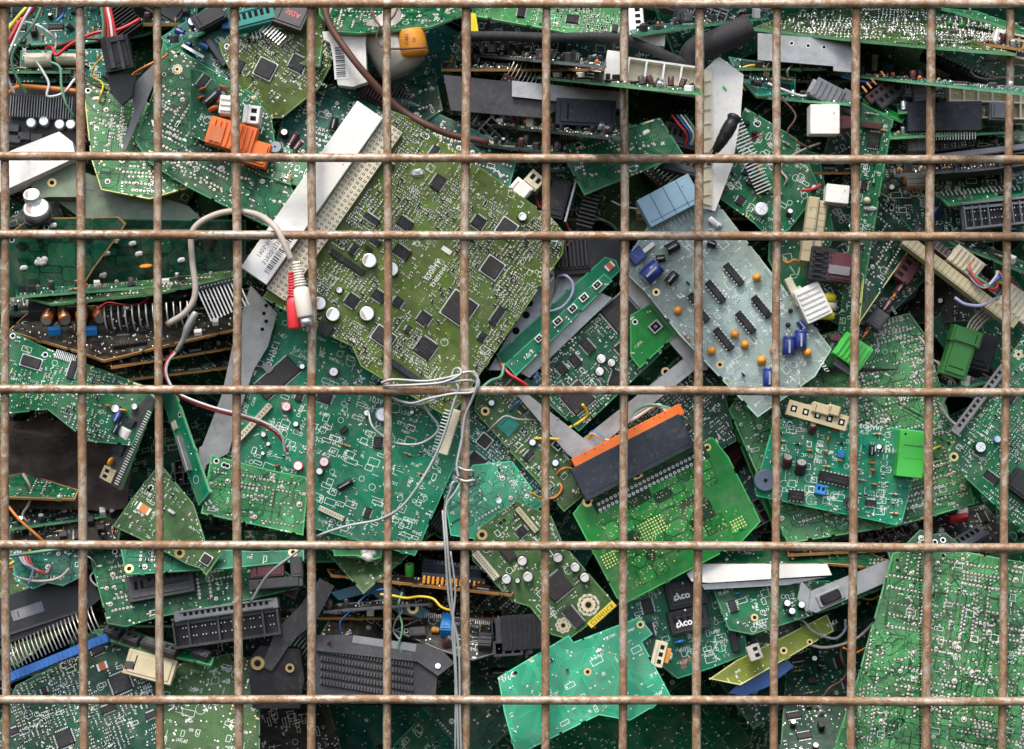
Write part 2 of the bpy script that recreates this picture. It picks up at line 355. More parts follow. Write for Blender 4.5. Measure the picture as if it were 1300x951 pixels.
def c_tant(mb, r, m='tantalum'):
    r *= .8
    mb.rev((0, 0, 1), (0, 0, 1), [(0, r*.5), (r*.4, r*.95), (r, r), (r*1.6, r*.7), (r*1.9, r*.2)], m, 12); mb.tube([(-1, 0, 0), (-1, 0, 2)], .4, 'tin', 5); mb.tube([(1, 0, 0), (1, 0, 2)], .4, 'tin', 5)
def c_block(mb, w, l, h, m, top=None):
    if w > l*3 and h < 2 or min(w, l) < 11: mb.cbox(0, 0, 0, w, l, h, m, None, 0, top); return
    g = random.Random(int(w*31+l*17+h*3)); mb.cbox(0, 0, 0, w, l, h*.9, m)
    if w >= l: X, Y = w, l
    else: X, Y = l, w
    def bx(x, y, z, a, b, c_, k): (mb.box(x, y, z, a, b, c_, k) if w >= l else mb.box(y, x, z, b, a, c_, k))
    t = g.random(); z = h*.9
    if t < .45:      # raised lid with a groove round it
        bx(0, 0, z-.02, X*.86, Y*.78, .06, 'hole'); bx(0, 0, z, X*.84, Y*.76, h*.1, m); bx(-X*.3, 0, z+h*.1, X*.02+.4, Y*.6, .05, 'hole')
    elif t < .75:    # open slots
        n = max(2, int(X/9))
        for i in range(n): bx((i-(n-1)/2)*X*.84/n, Y*.12, z, X*.5/n, Y*.34, .05, 'hole')
        bx(0, -Y*.3, z, X*.9, Y*.12, h*.1, m); bx(0, Y*.4, z, X*.9, Y*.1, h*.08, m)
    else:            # ribs
        n = max(3, int(X/7))
        for i in range(n): bx((i-(n-1)/2)*X*.9/n, 0, z, X*.3/n, Y*.84, h*.1, m)
    for q in (-1, 1): bx(q*X*.5, Y*.1, h*.2, .9, Y*.3, h*.4, m)
    mb.ring(w*.36, -l*.36, z+.03, .5, .9, 'hole', 8)
def c_body(mb, w, l, h, m, n=3, seam='hole'):
    mb.cbox(0, 0, 0, w, l, h, m); z = h+.03; X, Y = (w, l) if w >= l else (l, w)
    def bx(x, y, a, b): (mb.box(x, y, z, a, b, .04, seam) if w >= l else mb.box(y, x, z, b, a, .04, seam))
    for i in range(1, n): bx((i/n-.5)*X, 0, .5, Y*.9)
    if n > 1: bx(0, -Y*.36, X*.94, .5)
    mb.ring(w*.3, l*.2, z, .6, 1.1, seam, 8)
def c_conn(mb, w, l, h, nx, ny, m, inner='hole', wall=1.2):
    mb.box(0, 0, 0, w-.4, l-.4, h*.35, m)
    mb.box(0, 0, h*.36, w-1, l-1, .2, inner)
    for i in range(nx+1): mb.box(-w/2+wall/2+i*(w-wall)/nx, 0, h*.3, wall, l, h*.7, m)
    for j in range(ny+1): mb.box(0, -l/2+wall/2+j*(l-wall)/ny, h*.3, w-.1, wall, h*.7-.06, m)
    for i in range(nx):
        for j in range(ny): mb.box(-w/2+wall/2+(i+.5)*(w-wall)/nx, -l/2+wall/2+(j+.5)*(l-wall)/ny, h*.36, .9, .9, h*.45, 'tin')
def c_header(mb, w, l, h, m, n, rows=1, k='tin'):
    mb.cbox(0, 0, 0, w, l, h, m, .5)
    for r_ in range(rows):
        y = 0 if rows == 1 else (r_-(rows-1)/2)*l/rows
        for i in range(n):
            x = (i-(n-1)/2)*w/n; mb.box(x, y, h-.5, w/n*.5, l/rows*.42, .55, 'hole'); mb.box(x, y, h, w/n*.22, l/rows*.2, .3, k)
def c_pins(mb, n, pitch, L, m='tin', t=1.0, bend=0, z=2):
    for i in range(n):
        x = (i-(n-1)/2)*pitch
        if bend: mb.tube([(x, 0, z), (x, L*.45, z+.5), (x, L*.75, z-bend*.3), (x, L, z-bend)], t/2, m, 5)
        else: mb.box(x, L/2, z-t/2, t, L, t, m)
def c_holder(mb, w, l, h, m, n):     # long multi-way connector: shroud, two rows of contacts, uneven ribs
    mb.cbox(0, 0, 0, w, l, h*.55, m, .8); mb.box(0, 0, h*.55, w*.96, l*.84, .15, 'epoxy')
    k = int(w*.9/4.2)
    for i in range(k):
        x = (i-(k-1)/2)*w*.9/k
        for q in (-1, 1): mb.box(x, q*l*.14, h*.55, 1.1, 1.6, h*.22, 'tin' if i % 3 else m)
    mb.box(0, l*.29, h*.55, w*.94, l*.09, h*.3, m)
    g = random.Random(int(w))
    for i in range(n+1):
        if 0 < i < n and g.random() < .25: continue
        mb.box(-w*.485+i*w*.97/n, -l*.06, h*.5, max(1.2, w/n*.13), l*.84, h*.5-.1*(i % 2), m)
    for q in (-1, 1): mb.cbox(0, q*l*.455, h*.5, w, l*.09, h*.48, m, .3)
def c_crystal(mb, w, l): mb.cbox(0, 0, 0, w, l, 4, 'aluminium', min(w, l)*.4)
def c_coil(mb, r, h, m='copper'):
    mb.rev((0, 0, 0), (0, 0, 1), [(0, r), (h*.15, r), (h*.16, r*.8), (h*.84, r*.8), (h*.85, r), (h, r)], 'epoxy', 16)
    mb.rev((0, 0, h*.17), (0, 0, 1), [(i*h*.66/12, r*(.84+.06*(i % 2))) for i in range(13)], m, 16)
def c_fins(mb, w, l, h, n, m):
    mb.box(0, 0, 0, w, l, h*.3, m)
    for i in range(n): mb.box(-w/2+(i+.5)*w/n, 0, h*.29, w/n*.35, l, h*.7, m)
def c_jack(mb, w, l, h, m='aluminium'): mb.cbox(0, 0, 0, w, l, h, m, .6); mb.box(0, 0, h-.3, w*.7, l*.7, .4, 'hole'); mb.cbox(0, 0, h-.2, w*.3, l*.3, 1.2, 'mid_grey', .3)
def c_torx(mb, r): mb.ring(0, 0, .25, r*.5, r, 'gold', 16); mb.disc(0, 0, .22, r*.5, 'hole', 14)
def c_barcode(mb, w, l):
    rng = random.Random(3); mb.box(0, 0, 0, w, l, .4, 'sticker'); y = -l*.44
    while y < l*.42: t = rng.choice((.6, 1, 1.6)); mb.box(-w*.05, y, .4, w*.6, t, .1, 'ink'); y += t+rng.choice((.8, 1.4))
def c_buzzer(mb, r): mb.cyl(0, 0, 0, r, 8, 'buzzer_grey', 'buzzer_grey', 20); mb.disc(0, 0, 8.04, r*.18, 'hole')
def c_glue(mb, r):
    rng = random.Random(int(r*10))
    for i in range(9): mb.dome(rng.uniform(-r, r)*.6, rng.uniform(-r, r)*.4, 0, r*rng.uniform(.3, .6), r*.4, 'glue', 8)
def c_dsub(mb, w, l, n):
    mb.cbox(0, 0, 0, w, l, 3, 'zinc', 1.5); mb.cbox(0, 0, 3, w*.75, l*.75, 5, 'black_plastic', 2)
    for i in range(n):
        for j in range(3): mb.disc((i-(n-1)/2)*w*.6/n+(j % 2), (j-1)*l*.2, 8.05, .7, 'hole', 6)
def c_smdres(mb, w, l, k='smd_res'): mb.box(0, 0, 0, w, l, 1.5, 'tin'); mb.box(0, 0, .1, w*.62, l*1.04, 1.6, k)
def c_flower(mb, r, n):      # copper rosette round a drilled hole
    for i in range(n): a = math.tau*i/n; mb.disc(r*.7*math.cos(a), r*.7*math.sin(a), .22, r*.36, 'cream', 10); mb.disc(r*.72*math.cos(a), r*.72*math.sin(a), .3, r*.09, 'hole', 6)
    mb.disc(0, 0, .26, r*.68, 'cream', 18); mb.ring(0, 0, .3, r*.28, r*.4, 'gold', 14); mb.disc(0, 0, .34, r*.28, 'hole', 12)
KIND = {'chip': (c_chip, 'microchip'), 'plcc': (c_plcc, 'microchip'), 'dip': (c_dip, 'microchip'), 'can': (c_can, 'capacitor'), 'radial': (c_radial, 'capacitor'),
 'lying': (c_lying, 'capacitor'), 'disc': (c_disc, 'disc_capacitor'), 'axial': (c_axial, 'resistor'), 'diode': (c_diode, 'diode'), 'tant': (c_tant, 'tantalum_capacitor'),
 'block': (c_block, 'housing'), 'body': (c_body, 'housing'), 'conn': (c_conn, 'connector'), 'header': (c_header, 'pin_header'), 'pins': (c_pins, 'contact_pins'), 'holder': (c_holder, 'slotted_connector'),
 'crystal': (c_crystal, 'crystal_oscillator'), 'coil': (c_coil, 'coil'), 'fins': (c_fins, 'heat_sink'), 'jack': (c_jack, 'push_switch'), 'eye': (c_torx, 'mounting_hole'),
 'barcode': (c_barcode, 'barcode_sticker'), 'buzzer': (c_buzzer, 'buzzer'), 'glue': (c_glue, 'glue_lump'), 'dsub': (c_dsub, 'port_connector'), 'smd': (c_smdres, 'surface_resistor'),
 'flower': (c_flower, 'copper_rosette')}
def comp(kind, host, px, py, rot, *a, z=0, name=None, label=None, tip=0):
    fn, nm = KIND[kind]; u, v = host.fr.loc(px, py, z)
    me = cached((nm, kind)+a, lambda mb: fn(mb, *a))
    o = place(me, name or nm, host.o, u=u, v=v, z=z, rot=rot, label=label)
    if tip: o.rotation_euler = (Matrix.Rotation(R(rot), 3, 'Z')@Matrix.Rotation(R(tip), 3, 'X')).to_euler()
    return o
FOOT = {'chip': 1, 'plcc': 1, 'dip': 1, 'block': 1, 'body': 1, 'conn': 1, 'header': 1, 'holder': 1, 'fins': 1, 'crystal': 1, 'jack': 1, 'dsub': 1, 'barcode': 1, 'smd': 1}
# ---------------------------------------------------------------- circuit boards
def inpoly(P, x, y):
    c = False; j = len(P)-1
    for i in range(len(P)):
        if (P[i][1] > y) != (P[j][1] > y) and x < (P[j][0]-P[i][0])*(y-P[i][1])/(P[j][1]-P[i][1])+P[i][0]: c = not c
        j = i
    return c
class Board:
    def __init__(s, label, poly, d, ang=0, tilt=(0, 0), style='smd', c='green', seed=0, dens=1.0, comps=(), texts=(), edge='edge', group=None,
                 name='circuit_board', cat='circuit board', at=None, thick=3.2, rnd=None, border=True, sp=(6.2,4.4)):
        cx = sum(p[0] for p in poly)/len(poly); cy = sum(p[1] for p in poly)/len(poly)
        if at: cx, cy = at
        s.fr = Frame(cx, cy, d, ang, tilt); s.o = thing(name, label, cat, s.fr, group); s.c = c; s.spp = sp
        s.P = [s.fr.loc(*p) for p in poly]; s.rng = random.Random(seed*977+13); s.avoid = []
        Q = []; ng = random.Random(seed*31+7); k_ = Vector((sum(p[0] for p in s.P)/len(s.P), sum(p[1] for p in s.P)/len(s.P)))
        for i in range(len(s.P)):       # break-off notches and little tabs along the longer edges
            p, q = Vector(s.P[i]), Vector(s.P[(i+1) % len(s.P)]); Q.append(tuple(p)); L = (q-p).length
            if L > 55:
                dr = (q-p)/L; nn = Vector((-dr.y, dr.x)); nn = nn if nn.dot(k_-p) > 0 else -nn; t = ng.uniform(9, 25)
                while t < L-16:
                    w_ = ng.uniform(2.5, 8); dp = ng.choice([1.6, 2.4, -1.3])
                    Q += [tuple(p+dr*t), tuple(p+dr*t+nn*dp), tuple(p+dr*(t+w_)+nn*dp), tuple(p+dr*(t+w_))]; t += w_+ng.uniform(22, 75)
        s.P = Q
        xs = [p[0] for p in s.P]; ys = [p[1] for p in s.P]; s.bb = (min(xs), max(xs), min(ys), max(ys)); s.seed = seed
        area = abs(sum(s.P[i][0]*s.P[(i+1) % len(s.P)][1]-s.P[(i+1) % len(s.P)][0]*s.P[i][1] for i in range(len(s.P))))/2; s.area = area
        cxl = sum(xs)/len(xs); cyl = sum(ys)/len(ys)
        mb = MB(); s.mb = mb; mb.prism(s.P, -thick, 0, 'pcb:%s:0' % c, edge)
        for q in comps:
            k, px, py, rot = q[:4]; kw = q[-1] if isinstance(q[-1], dict) else {}; a = q[4:-1] if kw else q[4:]
            comp(k, s, px, py, rot, *a, **kw); u, v = s.fr.loc(px, py)
            if k in FOOT: w_, l_ = a[0]/2+2, a[1]/2+2
            elif k == 'lying' or k == 'axial' or k == 'diode': w_, l_ = (a[1] if k == 'lying' else a[0])/2+3, 5
            elif k == 'pins': continue
            else: w_ = l_ = a[0]+1
            if rot % 180 > 45 and rot % 180 < 135: w_, l_ = l_, w_
            s.avoid.append((u, v, w_, l_))
        for t in texts:
            px, py, st, size, rot, mt = t[:6]; u, v = s.fr.loc(px, py); text_obj(s.o, st, size, u, v, .35, rot, mt, *t[6:])
            s.avoid.append((u, v, len(st)*size*.3, size*.6))
        if rnd is None: rnd = {'smd': (max(1, int(area/2600))), 'comp': int(area/900), 'tht': 0, 'plain': 0, 'stack': int(area/500), 'gapped': 0}[style]
        s.jn = MB(); s.sm = MB()
        if border:
            for i in range(len(s.P)):
                p, q = Vector(s.P[i]), Vector(s.P[(i+1) % len(s.P)]); m_ = Vector((cxl, cyl))
                nn = Vector((-(q-p).y, (q-p).x)).normalized(); nn = nn if nn.dot(m_-p) > 0 else -nn
                if (q-p).length < 8.5: continue
                mb.strip(p+nn*.9, q+nn*.9, 1.5, .13+.0006*i, 'pcb:%s:2' % c if edge == 'edge' else edge)
        getattr(s, 'st_'+style)(dens, rnd)
        s.holes()
        mb.build('board_panel', s.o)
        s.jn.build('solder_joints', s.o, kind='stuff'); s.sm.build('surface_components', s.o, kind='stuff')
    def free(s, u, v, m=2, ignore=False):
        if not all(inpoly(s.P, u+a, v+b) for a, b in ((m, m), (-m, m), (m, -m), (-m, -m))): return False
        return ignore or all(abs(u-a) > w_+m*.5 or abs(v-b) > l_+m*.5 for a, b, w_, l_ in s.avoid)
    def rp(s, m=2, tries=12):
        for _ in range(tries):
            u = s.rng.uniform(s.bb[0], s.bb[1]); v = s.rng.uniform(s.bb[2], s.bb[3])
            if s.free(u, v, m): return u, v
        return None
    def holes(s):
        for (x, y) in s.P[:6]:
            cx = sum(p[0] for p in s.P)/len(s.P); cy = sum(p[1] for p in s.P)/len(s.P); L = math.hypot(cx-x, cy-y)
            if s.rng.random() < .5 and L > 30:
                u, v = x+(cx-x)/L*11, y+(cy-y)/L*11
                if s.free(u, v, 4): s.mb.ring(u, v, .2, 2.4, 3.9, 'pcb:%s:1' % s.c if s.rng.random() < .5 else 'tin'); s.mb.disc(u, v, .24, 2.4, 'hole', 12)
    def traces(s, n, w=(.8, 1.3), lv=1, kmax=7):
        g = s.rng; key = 'pcb:%s:%d' % (s.c, lv); z = .1
        for _ in range(int(n)):
            p = s.rp(2, 6)
            if not p: continue
            k = g.choice([1, 1, 2, 3, 4, kmax]) if lv > 0 else g.choice([1, 1, 1, 2]); a = g.choice([0, 90, 180, 270, 45, 135]); wd = g.uniform(*w); pitch = wd*2.1
            segs = []; cur = Vector((p[0], p[1])); z += .0007
            for q in range(g.choice([2, 3, 3, 4])):
                L = g.uniform(8, 45); dr = Vector((math.cos(R(a)), math.sin(R(a)))); L0 = 0
                while L0 < L and inpoly(s.P, cur.x+dr.x*(L0+4+k*pitch*.5), cur.y+dr.y*(L0+4)): L0 += 3
                if L0 < 3: break
                segs.append((cur.copy(), dr)); cur = cur+dr*L0; a += g.choice([-45, 45])
            if not segs: continue
            pts = [q[0] for q in segs]+[cur]
            for i in range(k):
                off = (i-(k-1)/2)*pitch; line = []
                for j, pt in enumerate(pts):
                    d0 = segs[max(0, j-1)][1]; d1 = segs[min(j, len(segs)-1)][1]; n0 = Vector((-d0.y, d0.x)); n1 = Vector((-d1.y, d1.x)); b = (n0+n1)
                    if b.length < .1: b = n0
                    b.normalize(); line.append(pt+b*off/max(.5, b.dot(n0)))
                if not all(inpoly(s.P, q.x, q.y) for q in line): continue
                for q in range(len(line)-1): s.mb.strip(line[q], line[q+1], wd, z+.0002*q, key)
                if g.random() < .5: s.mb.disc(line[-1].x, line[-1].y, .2, wd*1.1, g.choice(['tin', key, 'gold']), 6)
                if g.random() < .5: s.mb.disc(line[0].x, line[0].y, .2, wd*1.1, g.choice(['tin', key]), 6)
    def silks(s, n, big=1):
        g = s.rng
        for _ in range(int(n)):
            p = s.rp(4, 5)
            if not p: continue
            u, v = p; t = g.random(); a = g.choice([0, 0, math.pi/2]); z = .24+g.random()*.02
            if t < .45: glyphs(s.mb, u, v, g.randint(2, 5), g.uniform(2.6, 4.0)*big, z, 'silk', g, a)
            elif t < .75:
                w_, l_ = g.uniform(3, 14)*big, g.uniform(3, 9)*big
                if s.free(u, v, max(w_, l_)*.7, True):
                    q = [(u-w_/2, v-l_/2), (u+w_/2, v-l_/2), (u+w_/2, v+l_/2), (u-w_/2, v+l_/2)]
                    for i in range(4): s.mb.strip(q[i], q[(i+1) % 4], .65, z, 'silk')
            elif t < .85: r = g.uniform(2, 6)*big; (s.free(u, v, r, True) and s.mb.ring(u, v, z, r-.5, r, 'silk'))
            else: L = g.uniform(6, 20)*big; (s.free(u, v, L*.7, True) and s.mb.strip((u, v), (u+L*math.cos(a)*.6, v+L*math.sin(a)*.6), .5, z, 'silk'))
    def smds(s, dens):
        px, py = s.spp
        g = s.rng; sm = s.sm; u = s.bb[0]
        f = s.seed*3.7
        while u < s.bb[1]:
            v = s.bb[2]
            while v < s.bb[3]:
                q = noise.noise(Vector((u*.022+f, v*.022, f)))
                if g.random() < dens*(.48+q*1.3) and s.free(u, v, 3):
                    hz = noise.noise(Vector((u*.035, v*.035, f+9))) > 0; r_ = 0 if hz else math.pi/2; t = g.random(); uu, vv = u+g.uniform(-.8, .8), v+g.uniform(-.5, .5)
                    w_, l_ = ((g.uniform(3.0, 4.2), g.uniform(1.5, 2.1)))
                    if t < .36: sm.box(uu, vv, 0, w_, l_, 1.0, 'tin', r_); sm.box(uu, vv, .1, w_*.56, l_*1.03, 1.05, 'smd_res', r_)
                    elif t < .58: sm.box(uu, vv, 0, w_, l_, 1.5, 'tin', r_); sm.box(uu, vv, .1, w_*.56, l_*1.03, 1.55, 'smd_cap', r_)
                    elif t < .64: sm.box(uu, vv, 0, 4.6, 3, 1.1, 'tin', r_); sm.box(uu, vv, .3, 3, 3.6, 2.4, 'epoxy', r_)
                    elif t < .76:
                        for o in (-1.1, 1.1): s.mb.strip((uu+o*math.cos(r_)-.7, vv+o*math.sin(r_)), (uu+o*math.cos(r_)+.7, vv+o*math.sin(r_)), 1.5, .2, 'tin')
                    elif t < .90: s.mb.disc(uu, vv, .2, g.uniform(.6, 1.1), 'tin', 6)
                    else: glyphs(s.mb, uu, vv, g.randint(2, 3), 2.2, .25, 'silk', g, r_)
                v += py
            u += px
    def fit(s, u, v, w_, l_):
        if not all(inpoly(s.P, u+a*w_, v+b*l_) for a in (-1, 1) for b in (-1, 1)): return False
        return all(abs(u-a) > w_+x or abs(v-b) > l_+y for a, b, x, y in s.avoid)
    def drop(s, kind, u, v, rot, w_, l_, *a):
        if rot % 180 == 90: w_, l_ = l_, w_
        if not s.fit(u, v, w_+1, l_+1): return False
        fn, nm = KIND[kind]; o = place(cached((nm, kind)+a, lambda mb: fn(mb, *a)), nm, s.o, u=u, v=v, rot=rot)
        if kind == 'radial' and s.rng.random() < .7: o.rotation_euler = (R(s.rng.uniform(8, 38)), 0, R(s.rng.uniform(0, 360)))
        s.avoid.append((u, v, w_+1.5, l_+1.5)); return True
    def st_smd(s, dens, rnd):
        g = s.rng
        for _ in range(rnd):
            p = s.rp(6)
            if not p: continue
            t = g.random(); rot = g.choice([0, 90])
            if t < .3: q = g.choice([16, 22, 26]); s.drop('chip', *p, rot, q/2+2, q/2+2, q, q, 4)
            elif t < .75: w_, l_ = g.choice([(8, 14), (9, 20), (7, 10), (10, 26)]); s.drop('chip', *p, rot, w_/2+2, l_/2, w_, l_, 2)
            elif t < .9: r_ = g.choice([4, 5.5]); s.drop('can', *p, 0, r_, r_, r_, 8)
            else: s.drop('crystal', *p, rot, 6, 3, 12, 5)
        s.traces(s.area/260*min(1, dens+.3)); s.smds(dens*.85); s.silks(s.area/700)
    def st_comp(s, dens, rnd):
        g = s.rng; s.traces(s.area/420)
        for _ in range(int(rnd*dens)):
            p = s.rp(5)
            if not p: continue
            t = g.random(); rot = g.choice([0, 90])
            if t < .2: s.drop('axial', *p, rot, 8, 2, 8, g.choice(['tan', 'light_blue']))
            elif t < .32: s.drop('diode', *p, rot, 7, 2, 7)
            elif t < .5: r_ = g.choice([3, 4, 5.5]); s.drop('radial', *p, g.choice([0, 40, 90, 200]), r_, r_, r_, r_*2.6, g.choice(['sleeve_black', 'sleeve_black', 'sleeve_blue', 'sleeve_brown']))
            elif t < .62: s.drop('disc', *p, rot, 4, 2, g.choice([3, 4]), g.choice(['ceramic', 'ceramic_blue', 'tantalum']))
            elif t < .78: w_, l_ = g.choice([(8, 14), (9, 20)]); s.drop('chip', *p, rot, w_/2+2, l_/2, w_, l_, 2)
            elif t < .86: s.drop('dip', *p, rot, 8, 11, 13, 20)
            else: s.drop('smd', *p, rot, 3, 2, 6, 3.4)
        s.smds(dens*.30); s.silks(s.area/210, 1.15); s.joints(s.area/260*.5, .8)
    def joints(s, n, size=1.0):
        g = s.rng
        for _ in range(int(n)):
            p = s.rp(3, 4)
            if not p: continue
            r_ = g.choice([1.0, 1.2, 1.4, 2.0])*size; s.jn.dome(p[0], p[1], 0, r_, r_*1.0, 'solder')
    def st_tht(s, dens, rnd):
        g = s.rng; A = s.area; z = [.03]
        def cell(x0, x1, y0, y1, dep):
            w_, l_ = x1-x0, y1-y0; lim = g.uniform(16, 46)
            if (w_ > lim or l_ > lim*.7) and dep < 14 and max(w_, l_) > 11:
                f = g.uniform(.3, .7)
                if w_*.7 > l_: m_ = x0+w_*f; cell(x0, m_, y0, y1, dep+1); cell(m_, x1, y0, y1, dep+1)
                else: m_ = y0+l_*f; cell(x0, x1, y0, m_, dep+1); cell(x0, x1, m_, y1, dep+1)
                return
            if g.random() < .3 or min(w_, l_) < 4: return
            c = min(w_, l_)*g.choice([.12, .25, .4]); u, v = (x0+x1)/2, (y0+y1)/2
            def oc(e): X, Y = w_/2+e, l_/2+e; return [(u-X+c, v-Y), (u+X-c, v-Y), (u+X, v-Y+c), (u+X, v+Y-c), (u+X-c, v+Y), (u-X+c, v+Y), (u-X, v+Y-c), (u-X, v-Y+c)]
            if all(inpoly(s.P, *q) for q in oc(2)):
                z[0] += .0003; s.mb.poly(oc(0), z[0], 'pcb:%s:-1' % s.c); s.mb.poly(oc(-.75), z[0]+.0002, 'pcb:%s:%d' % (s.c, 1 if g.random() < .35 else 0))
        cell(*s.bb, 0)
        s.traces(A/900, (.9, 1.5)); s.traces(A/420*min(dens, 1.5), (.6, .9), -1, 3)
        def joint(u, v, r2):
            s.mb.disc(u, v, .185+g.random()*.01, r2*1.5+.7, 'pcb:%s:-1' % s.c, 8); s.mb.disc(u, v, .2+g.random()*.01, r2*1.45, 'pad', 8)
            s.jn.dome(u+g.uniform(-.2, .2), v+g.uniform(-.2, .2), 0.15, r2*g.uniform(.75, 1), r2*.9, 'solder')
            if g.random() < .2: s.jn.box(u, v, .3, .6, .6, r2*1.9, 'tin', .5)
        def ok(u, v): return s.free(u, v, 2.5) and all((u-a)**2+(v-b)**2 > 14 for a, b in s.jl[-160:])
        s.jl = []
        for _ in range(int(A/560*dens)):
            p = s.rp(4, 4)
            if not p: continue
            a = g.choice([0, 0, 90]); du, dv_ = math.cos(R(a)), math.sin(R(a)); t = g.random(); r_ = g.uniform(.95, 1.35)
            rows = 2 if t < .25 else 1; n = g.randint(4, 10) if t < .4 else g.randint(1, 4); pitch = 5 if t < .5 else g.choice([5, 6, 8])
            for q in range(rows):
                for i in range(n):
                    u, v = p[0]+du*i*pitch-dv_*q*15+g.uniform(-.2, .2), p[1]+dv_*i*pitch+du*q*15
                    if t > .4: u += g.uniform(-1.5, 1.5); v += g.uniform(-2.5, 2.5)
                    if ok(u, v): joint(u, v, r_*g.uniform(.85, 1.2)); s.jl.append((u, v))
        for _ in range(int(A/1500)):
            p = s.rp(5)
            if p and ok(*p): joint(p[0], p[1], g.uniform(1.9, 3.1)); s.jl.append(p)
        s.smds(.08); s.silks(A/1500)
    def st_gapped(s, dens, rnd):       # wide pours parted by clean dark channels, via clusters on bare patches
        g = s.rng; z = [.03]
        def cell(x0, x1, y0, y1, dep):
            w_, l_ = x1-x0, y1-y0; lim = g.uniform(22, 70)
            if (w_ > lim or l_ > lim*.6) and dep < 12 and max(w_, l_) > 14:
                f = g.uniform(.25, .75)
                if w_*.6 > l_: m_ = x0+w_*f; cell(x0, m_, y0, y1, dep+1); cell(m_, x1, y0, y1, dep+1)
                else: m_ = y0+l_*f; cell(x0, x1, y0, m_, dep+1); cell(x0, x1, m_, y1, dep+1)
                return
            c = min(w_, l_)*g.choice([.1, .2, .4]); u, v = (x0+x1)/2, (y0+y1)/2
            def oc(e): X, Y = w_/2+e, l_/2+e; return [(u-X+c, v-Y), (u+X-c, v-Y), (u+X, v-Y+c), (u+X, v+Y-c), (u+X-c, v+Y), (u-X+c, v+Y), (u-X, v+Y-c), (u-X, v-Y+c)]
            if min(w_, l_) > 3 and all(inpoly(s.P, *q) for q in oc(2)):
                z[0] += .0003; s.mb.poly(oc(0), z[0], 'pcb:%s:-1' % s.c)
                if g.random() < .84: s.mb.poly(oc(-.7), z[0]+.0002, 'pcb:%s:%d' % (s.c, 1 if g.random() < .6 else 0))
                for _ in range(int(w_*l_/45*dens)): s.mb.disc(u+g.uniform(-.45, .45)*w_, v+g.uniform(-.45, .45)*l_, .25, g.uniform(.6, .95), g.choice(['edge_yellow', 'edge_yellow', 'pad', 'edge_orange']), 6)
        cell(*s.bb, 0)
    def st_plain(s, dens, rnd): s.traces(s.area/500*dens); s.silks(s.area/900*dens, 1.2); s.joints(s.area/900*dens, .8)
    def st_stack(s, dens, rnd):       # a board seen almost on edge: parts standing up all over it
        g = s.rng
        for _ in range(int(rnd*dens)):
            p = s.rp(4)
            if not p: continue
            t = g.random(); rot = g.choice([0, 90])
            if t < .25: r_ = g.choice([3, 4]); s.drop('radial', *p, 0, r_, r_, r_, r_*3, g.choice(['sleeve_black', 'sleeve_black', 'grey_plastic', 'sleeve_brown', 'aluminium']))
            elif t < .45: s.drop('block', *p, rot, 5, 4, 10, 8, g.choice([6, 9, 12]), g.choice(['black_plastic', 'grey_plastic', 'epoxy_grey', 'white']))
            elif t < .7: s.drop('chip', *p, rot, 6, 10, 9, 20, 2)
            elif t < .85: s.drop('axial', *p, rot, 8, 2, 8, 'tan')
            else: s.drop('disc', *p, rot, 4, 2, 3, g.choice(['ceramic', 'tan', 'smd_cap', 'smd_cap']))
        s.traces(s.area/700); s.smds(dens*.4); s.joints(s.area/300)
def wire(label, pts, r, m, name='wire', cat='wire', group=None, k=6, seg=8, wob=0):
    P = crom([W(*p) for p in pts], k); o = P[0].copy(); mb = MB()
    mb.tube([p-o for p in P], r, m, seg)
    ob = bpy.data.objects.new(name, mb.mesh(name)); col.objects.link(ob); ob.location = o*S; ob['label'] = label; ob['category'] = cat
    if group: ob['group'] = group
    return ob
# ================================================================ the steel grille: one welded thing
def bar(parent, name, a, b, y, r, seed, mk='rust'):
    g = random.Random(seed); mb = MB(); n = 46; pts = []; rs = []
    A, B = W(*a), W(*b); A.y = y; B.y = y
    for i in range(n+1):
        t = i/n; p = A.lerp(B, t)
        p += Vector((noise.noise(Vector((t*4, seed, 1)))*2.4, 0, noise.noise(Vector((t*4, seed, 5)))*2.0)); pts.append(p); rs.append(r*(1+noise.noise(Vector((t*28, seed, 9)))*.05))
    mb.tube(pts, rs, mk, 18); mb.build(name, parent)
gr = bpy.data.objects.new('steel_grille', None); col.objects.link(gr)
gr['label'] = 'rusty welded steel mesh grille in front of the whole scrap pile'; gr['category'] = 'grille'
VX = [(5, 6), (101, 105), (199, 202), (298, 302), (395, 395.5), (492, 492), (591, 590), (694, 692), (794, 791), (889, 885.5), (988, 983.5), (1088, 1082.5), (1183, 1177.5), (1283, 1274)]
for i, (t, b) in enumerate(VX):
    s_ = (b-t)/860
    bar(gr, 'vertical_bar', (t-s_*60, -60), (b+s_*170, 1030), 3.5, 5.5*(1+.05*math.sin(i*2.3)), i+1)
for i, (yl, yr) in enumerate([(5, 6), (199, 204), (298, 301), (494, 498), (691, 694), (887, 889)]):
    bar(gr, 'horizontal_bar', (-60, yl), (1360, yr), -6.0, 5.6, i+31, 'rust_h')
wd = MB()
for i, (t, b) in enumerate(VX):
    for yl, yr in ((5, 6), (199, 204), (298, 301), (494, 498), (691, 694), (887, 889)):
        x = t+(b-t)*yl/860; y = yl+(yr-yl)*x/1300; p = W(x, y)
        for q in (-1, 1): wd.rev((p.x+q*3.5, -1.2, p.z), (q, 0, .1), [(0, 4.4), (2.2, 3.6), (4.4, .8)], 'rust', 8)
wd.build('weld_beads', gr, kind='stuff')
